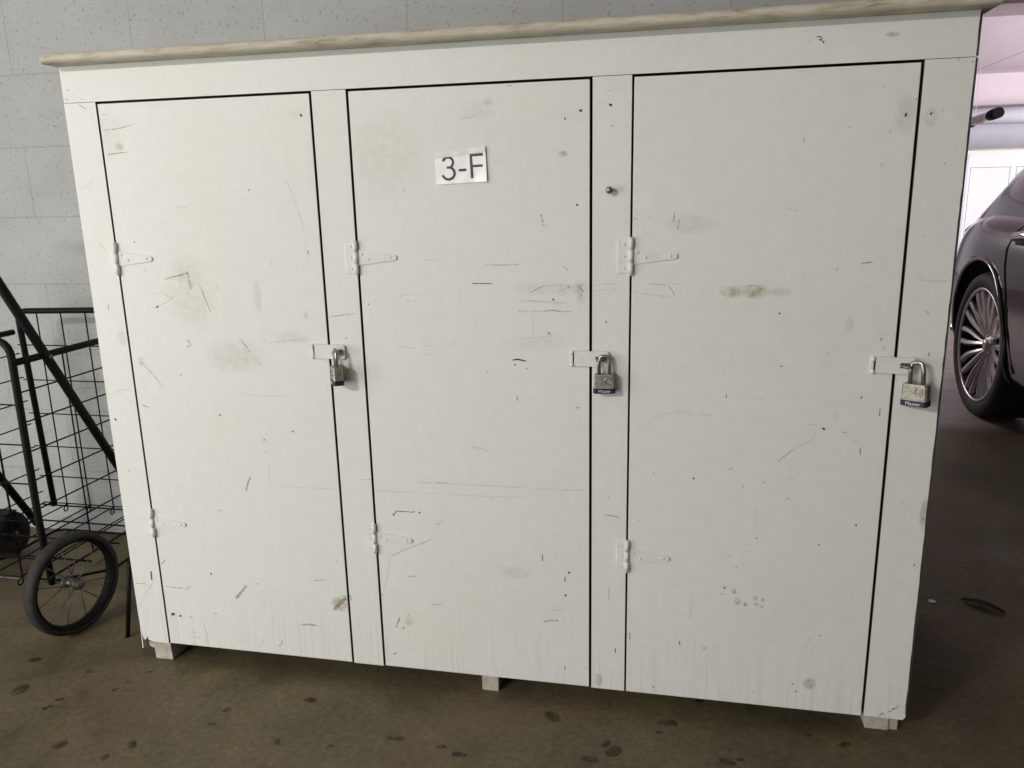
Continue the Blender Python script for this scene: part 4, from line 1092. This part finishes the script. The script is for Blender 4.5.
def car_side(y, z):
    for a, b in zip(ST, ST[1:]):
        if b[0] <= y <= a[0]:
            k = (a[0] - y) / (a[0] - b[0]); st = [a[j] + (b[j] - a[j]) * k for j in range(5)]; break
    P = body_pts(st)
    for (xa, za), (xb, zb_) in zip(P[1:], P[2:]):
        if za <= z <= zb_: return xa + (xb - xa) * (z - za) / (zb_ - za + 1e-9)
    return P[9][0]
for sgn in (-1, 1):
    # rear door shut line sweeping round the arch, and the front door lines
    for pts in ([(2.16, .915), (2.23, .86), (2.245, .79), (2.22, .72), (2.15, .60), (2.085, .45), (2.04, .30)], [(1.39, .91), (1.39, .6), (1.36, .28)], [(0.33, .90), (0.27, .6), (0.22, .28)]):
        mb = MB(); mb.tube([(CXC + sgn * (car_side(y, z) + .0005), y, z) for y, z in pts], 0.0035, 6); mb.build('door_seam', SEAMM, car)
    for wy in WHY:
        mb = MB(); mb.tube([(CXC + sgn * (car_side(wy + .385 * math.cos(q), max(.2, WHR + .012 + .385 * math.sin(q))) + .001), wy + .385 * math.cos(q), WHR + .012 + .385 * math.sin(q)) for q in [math.radians(-18 + 216 * i / 30) for i in range(31)]], .009, 8); mb.build('arch_lip', CARP, car)
    for hy in (2.10, 1.02):
        mb = MB(); P = [(hy + .115, .835), (hy + .09, .852), (hy, .858), (hy - .09, .856), (hy - .115, .846)]
        mb.tube([(CXC + sgn * (car_side(y, z) + (.010 if 0 < i < 4 else .0)), y, z) for i, (y, z) in enumerate(P)], [.010, .016, .018, .016, .010], 10)
        h_ = mb.build('door_handle', CHROME, car); h_['label'] = 'shiny door handle'
        mb = MB(); x = CXC + sgn * (car_side(hy, .835) + .0)
        mb.lathe([(0.0, .004), (.03, .003), (.04, 0.0), (.04, -.004), (0, -.004)], 20, M=Matrix.Translation((x, hy + .01, .825)) @ Matrix.Diagonal((1, 1.9, .7, 1))); mb.build('handle_recess', SEAMM, h_)
    # tail lamp wrapped round the corner
    mb = MB(); gr = []
    for y, z0, z1 in ((3.625, .76, .83), (3.58, .755, .845), (3.50, .765, .855), (3.42, .785, .862), (3.34, .82, .866)):
        gr.append([mb.bm.verts.new((CXC + sgn * (car_side(y, z) + .016), y + .006, z)) for z in (z0, (z0 + z1) / 2, z1)])
    for i in range(4):
        for j in range(2): mb.bm.faces.new((gr[i][j], gr[i][j + 1], gr[i + 1][j + 1], gr[i + 1][j])).smooth = True
    tl = mb.build('tail_lamp', REDL, car, recalc=True); tl['label'] = 'red tail lamp'
    mb = MB(); mb.tube([(CXC + sgn * (car_side(y, z) + .004), y, z) for y, z in ((3.56, .46), (3.5, .40), (3.42, .345), (3.30, .32), (3.10, .31))], 0.012, 8); mb.build('bumper_glint', CHROME, car)  # bumper tube stands in for a bright reflection on the rear corner
    mb = MB(); mb.tube([(CXC + sgn * (car_side(y, z) + .004), y, z) for y, z in ((-1.1, .55), (-1.0, .60), (-.8, .66), (-.6, .70))], [.015, .03, .028, .01], 8); mb.build('headlamp', CHROME, car)
def car_wheel(wy, sgn):
    M = Matrix.Translation((CXC + sgn * .79, wy, WHR)) @ Matrix.Scale(sgn, 4, X3)
    mb = MB(); mb.lathe([(.262, .098), (.280, .112), (.305, .113), (.325, .104), (.334, .085), (.335, .03), (.335, -.03), (.334, -.085), (.322, -.11), (.28, -.113), (.255, -.10), (.25, 0)], 64, closed=True, M=M)
    wh = mb.build('wheel', RUBBER, car, recalc=True)
    mb = MB(); mb.lathe([(.2625, .100), (.2655, .104), (.262, .107), (.255, .106), (.250, .099), (.252, .095)], 64, closed=True, M=M, mat=ALLOY)
    mb.lathe([(.2495, .095), (.243, .06), (.238, -.05), (.244, -.06), (.2515, 0)], 64, closed=True, M=M, mat=BLACKIN)
    # blade spokes in twisted pairs
    for k in range(10):
        a0 = 2 * math.pi * k / 10
        for off, tw in ((-.085, -.05), (.115, .09)):
            L = []; 
            for i in range(7):
                t = i / 6; r = .040 + .208 * t; a = a0 + off * (0.35 + 0.65 * t) * 1.25 + tw * math.sin(math.pi * t)
                w_ = .0065 + .0105 * t; x = .088 - .030 * (1 - t) ** 2 + .010 * t
                rad = Vector((0, math.cos(a), math.sin(a))); tan = Vector((0, -math.sin(a), math.cos(a)))
                c = Vector((x, 0, 0)) + rad * r
                L.append([c - tan * w_ + X3 * -.010, c - tan * w_ * .35 + X3 * .004, c + tan * w_ * .8 + X3 * .0, c + tan * w_ + X3 * -.012])
            t_ = bmesh.new(); R_ = [[t_.verts.new(p) for p in row] + [t_.verts.new((row[0] + row[3]) / 2 - X3 * .014)] for row in L]
            for i in range(6):
                for j in range(5): t_.faces.new((R_[i][j], R_[i][(j + 1) % 5], R_[i + 1][(j + 1) % 5], R_[i + 1][j]))
            t_.faces.new(R_[0][::-1]); t_.faces.new(R_[-1])
            mb.merge(t_, ALLOY, M)
    mb.build('rim', None, wh, recalc=True)
    mb = MB(); mb.lathe([(0.0, .082), (.020, .081), (.026, .076), (.030, .066), (.052, .062), (.060, .050), (.06, .02), (0, .02)], 28, M=M)
    for k in range(5):
        a = 2 * math.pi * k / 5 + .3; mb.lathe([(0, .070), (.007, .069), (.008, .05)], 8, M=M @ Matrix.Translation((0, .043 * math.cos(a), .043 * math.sin(a))))
    mb.build('hub_cap', ALLOY, wh, recalc=True)
    mb = MB(); mb.lathe([(0, -.02), (.16, -.02), (.16, -.045), (0, -.045)], 40, M=M); mb.build('brake_disc', BLACKIN, wh, recalc=True)
for wy in WHY:
    for sgn in (-1, 1): car_wheel(wy, sgn)

# ------------------------------------------------------------------ far end of the bay
far = make_locker((4.83, 10.15), 'white locker with a slab top by the far wall beyond the car', None, False, zt=1.475)
fc = empty('cabinet', (4.15, 10.0, 0), 'white cabinet with a red top edge at the left of the far locker', 'cabinet')
mb = MB(); mb.box(3.9, 4.80, 9.9, 10.5, 0.02, 1.40, 0.004); mb.build('cabinet_box', WHITEC, fc)
mb = MB(); mb.box(3.895, 4.62, 9.885, 9.9, 1.385, 1.42, 0.003); mb.box(3.895, 4.81, 9.9, 10.5, 1.402, 1.42, 0.003); mb.build('top_board', WHITEC, fc)
mb = MB(); mb.box(3.895, 4.52, 9.875, 9.884, 1.395, 1.412, 0.002); rt = mb.build('top_edge', plain('red_edge', (0.62, 0.22, 0.22), 0.6), fc); rt['label'] = 'faded red top edge'
for i, (a, b) in enumerate(((3.93, 4.34), (4.36, 4.77))):
    mb = MB(); mb.box(a, b, 9.885, 9.899, 0.06, 1.34, 0.004); mb.build('door', WHITEC, fc)
mb = MB(); mb.tube([(3.0, 10.2, 1.895), (8.7, 10.2, 1.895)], 0.10, 24)
for x in (4.2, 6.0, 7.8): mb.tube([(x, 10.2, 1.895), (x + .04, 10.2, 1.895)], 0.104, 24)
tag(mb.build('duct', WHITEC), 'white round duct running along the far wall under the pink beam', 'duct')
pp = empty('pipe', (4.48, 8.4, 1.75), 'hanging drain pipe with a black end cap above the car', 'pipe')
PX, PZ = 4.41, 1.766
PS = lambda y: PZ - 0.045 * (y - 7.93)
P_ = lambda r, y0, y1, m, nm: MB().tube([(PX, y0, PS(y0)), (PX, y1, PS(y1))], r, 20).build(nm, m, pp)
P_(.040, 8.0, 10.1, plain('grey_pipe', (0.30, 0.30, 0.31), 0.4, 0.4), 'pipe_run')
cp = P_(.056, 7.93, 8.11, plain('black_cap', (0.010, 0.010, 0.010), 0.9, 0, 0, 1, 0.1), 'end_cap'); cp['label'] = 'black rubber end cap'
P_(.052, 8.15, 8.20, CHROME, 'clamp_band'); P_(.050, 8.20, 8.52, plain('pink_coupling', (0.66, 0.50, 0.49), 0.6), 'coupling'); P_(.054, 8.52, 8.58, WHITEC, 'clamp_band')
P_(.056, 8.70, 9.05, BLACKIN, 'sleeve')
mb = MB(); mb.tube([(PX, 8.62, PS(8.62)), (PX, 8.62, 2.47)], .0035, 8); mb.build('hanger_rod', BEAMM, pp)

# ------------------------------------------------------------------ litter on the floor
mb = MB(); mb.prism([(1.902, .578, .0005), (1.915, .575, .0005), (1.919, .584, .0005), (1.908, .592, .0005), (1.900, .587, .0005)], (0, 0, .003), bev=.0006)
tag(mb.build('paper_scrap', PAPER), 'tiny white paper scrap on the dark floor right of the locker', 'scrap')
mb = MB(); gr = []
for i in range(9):
    t = i / 8; x = 1.985 + .085 * t; y = .605 - .055 * t; hw = .014 * math.sin(math.pi * (.05 + .9 * t)); z = .001 + .006 * math.sin(math.pi * t)
    gr.append([(x - hw * .55, y - hw, z + .003), (x, y, z), (x + hw * .55, y + hw, z + .004)])
vv = [[mb.bm.verts.new(p) for p in r] for r in gr]
for i in range(8):
    for j in range(2): mb.bm.faces.new((vv[i][j], vv[i][j + 1], vv[i + 1][j + 1], vv[i + 1][j]))
tag(mb.build('leaf', plain('dead_leaf', (.018, .013, .010), .8)), 'dark dead leaf lying on the floor right of the locker', 'leaf')
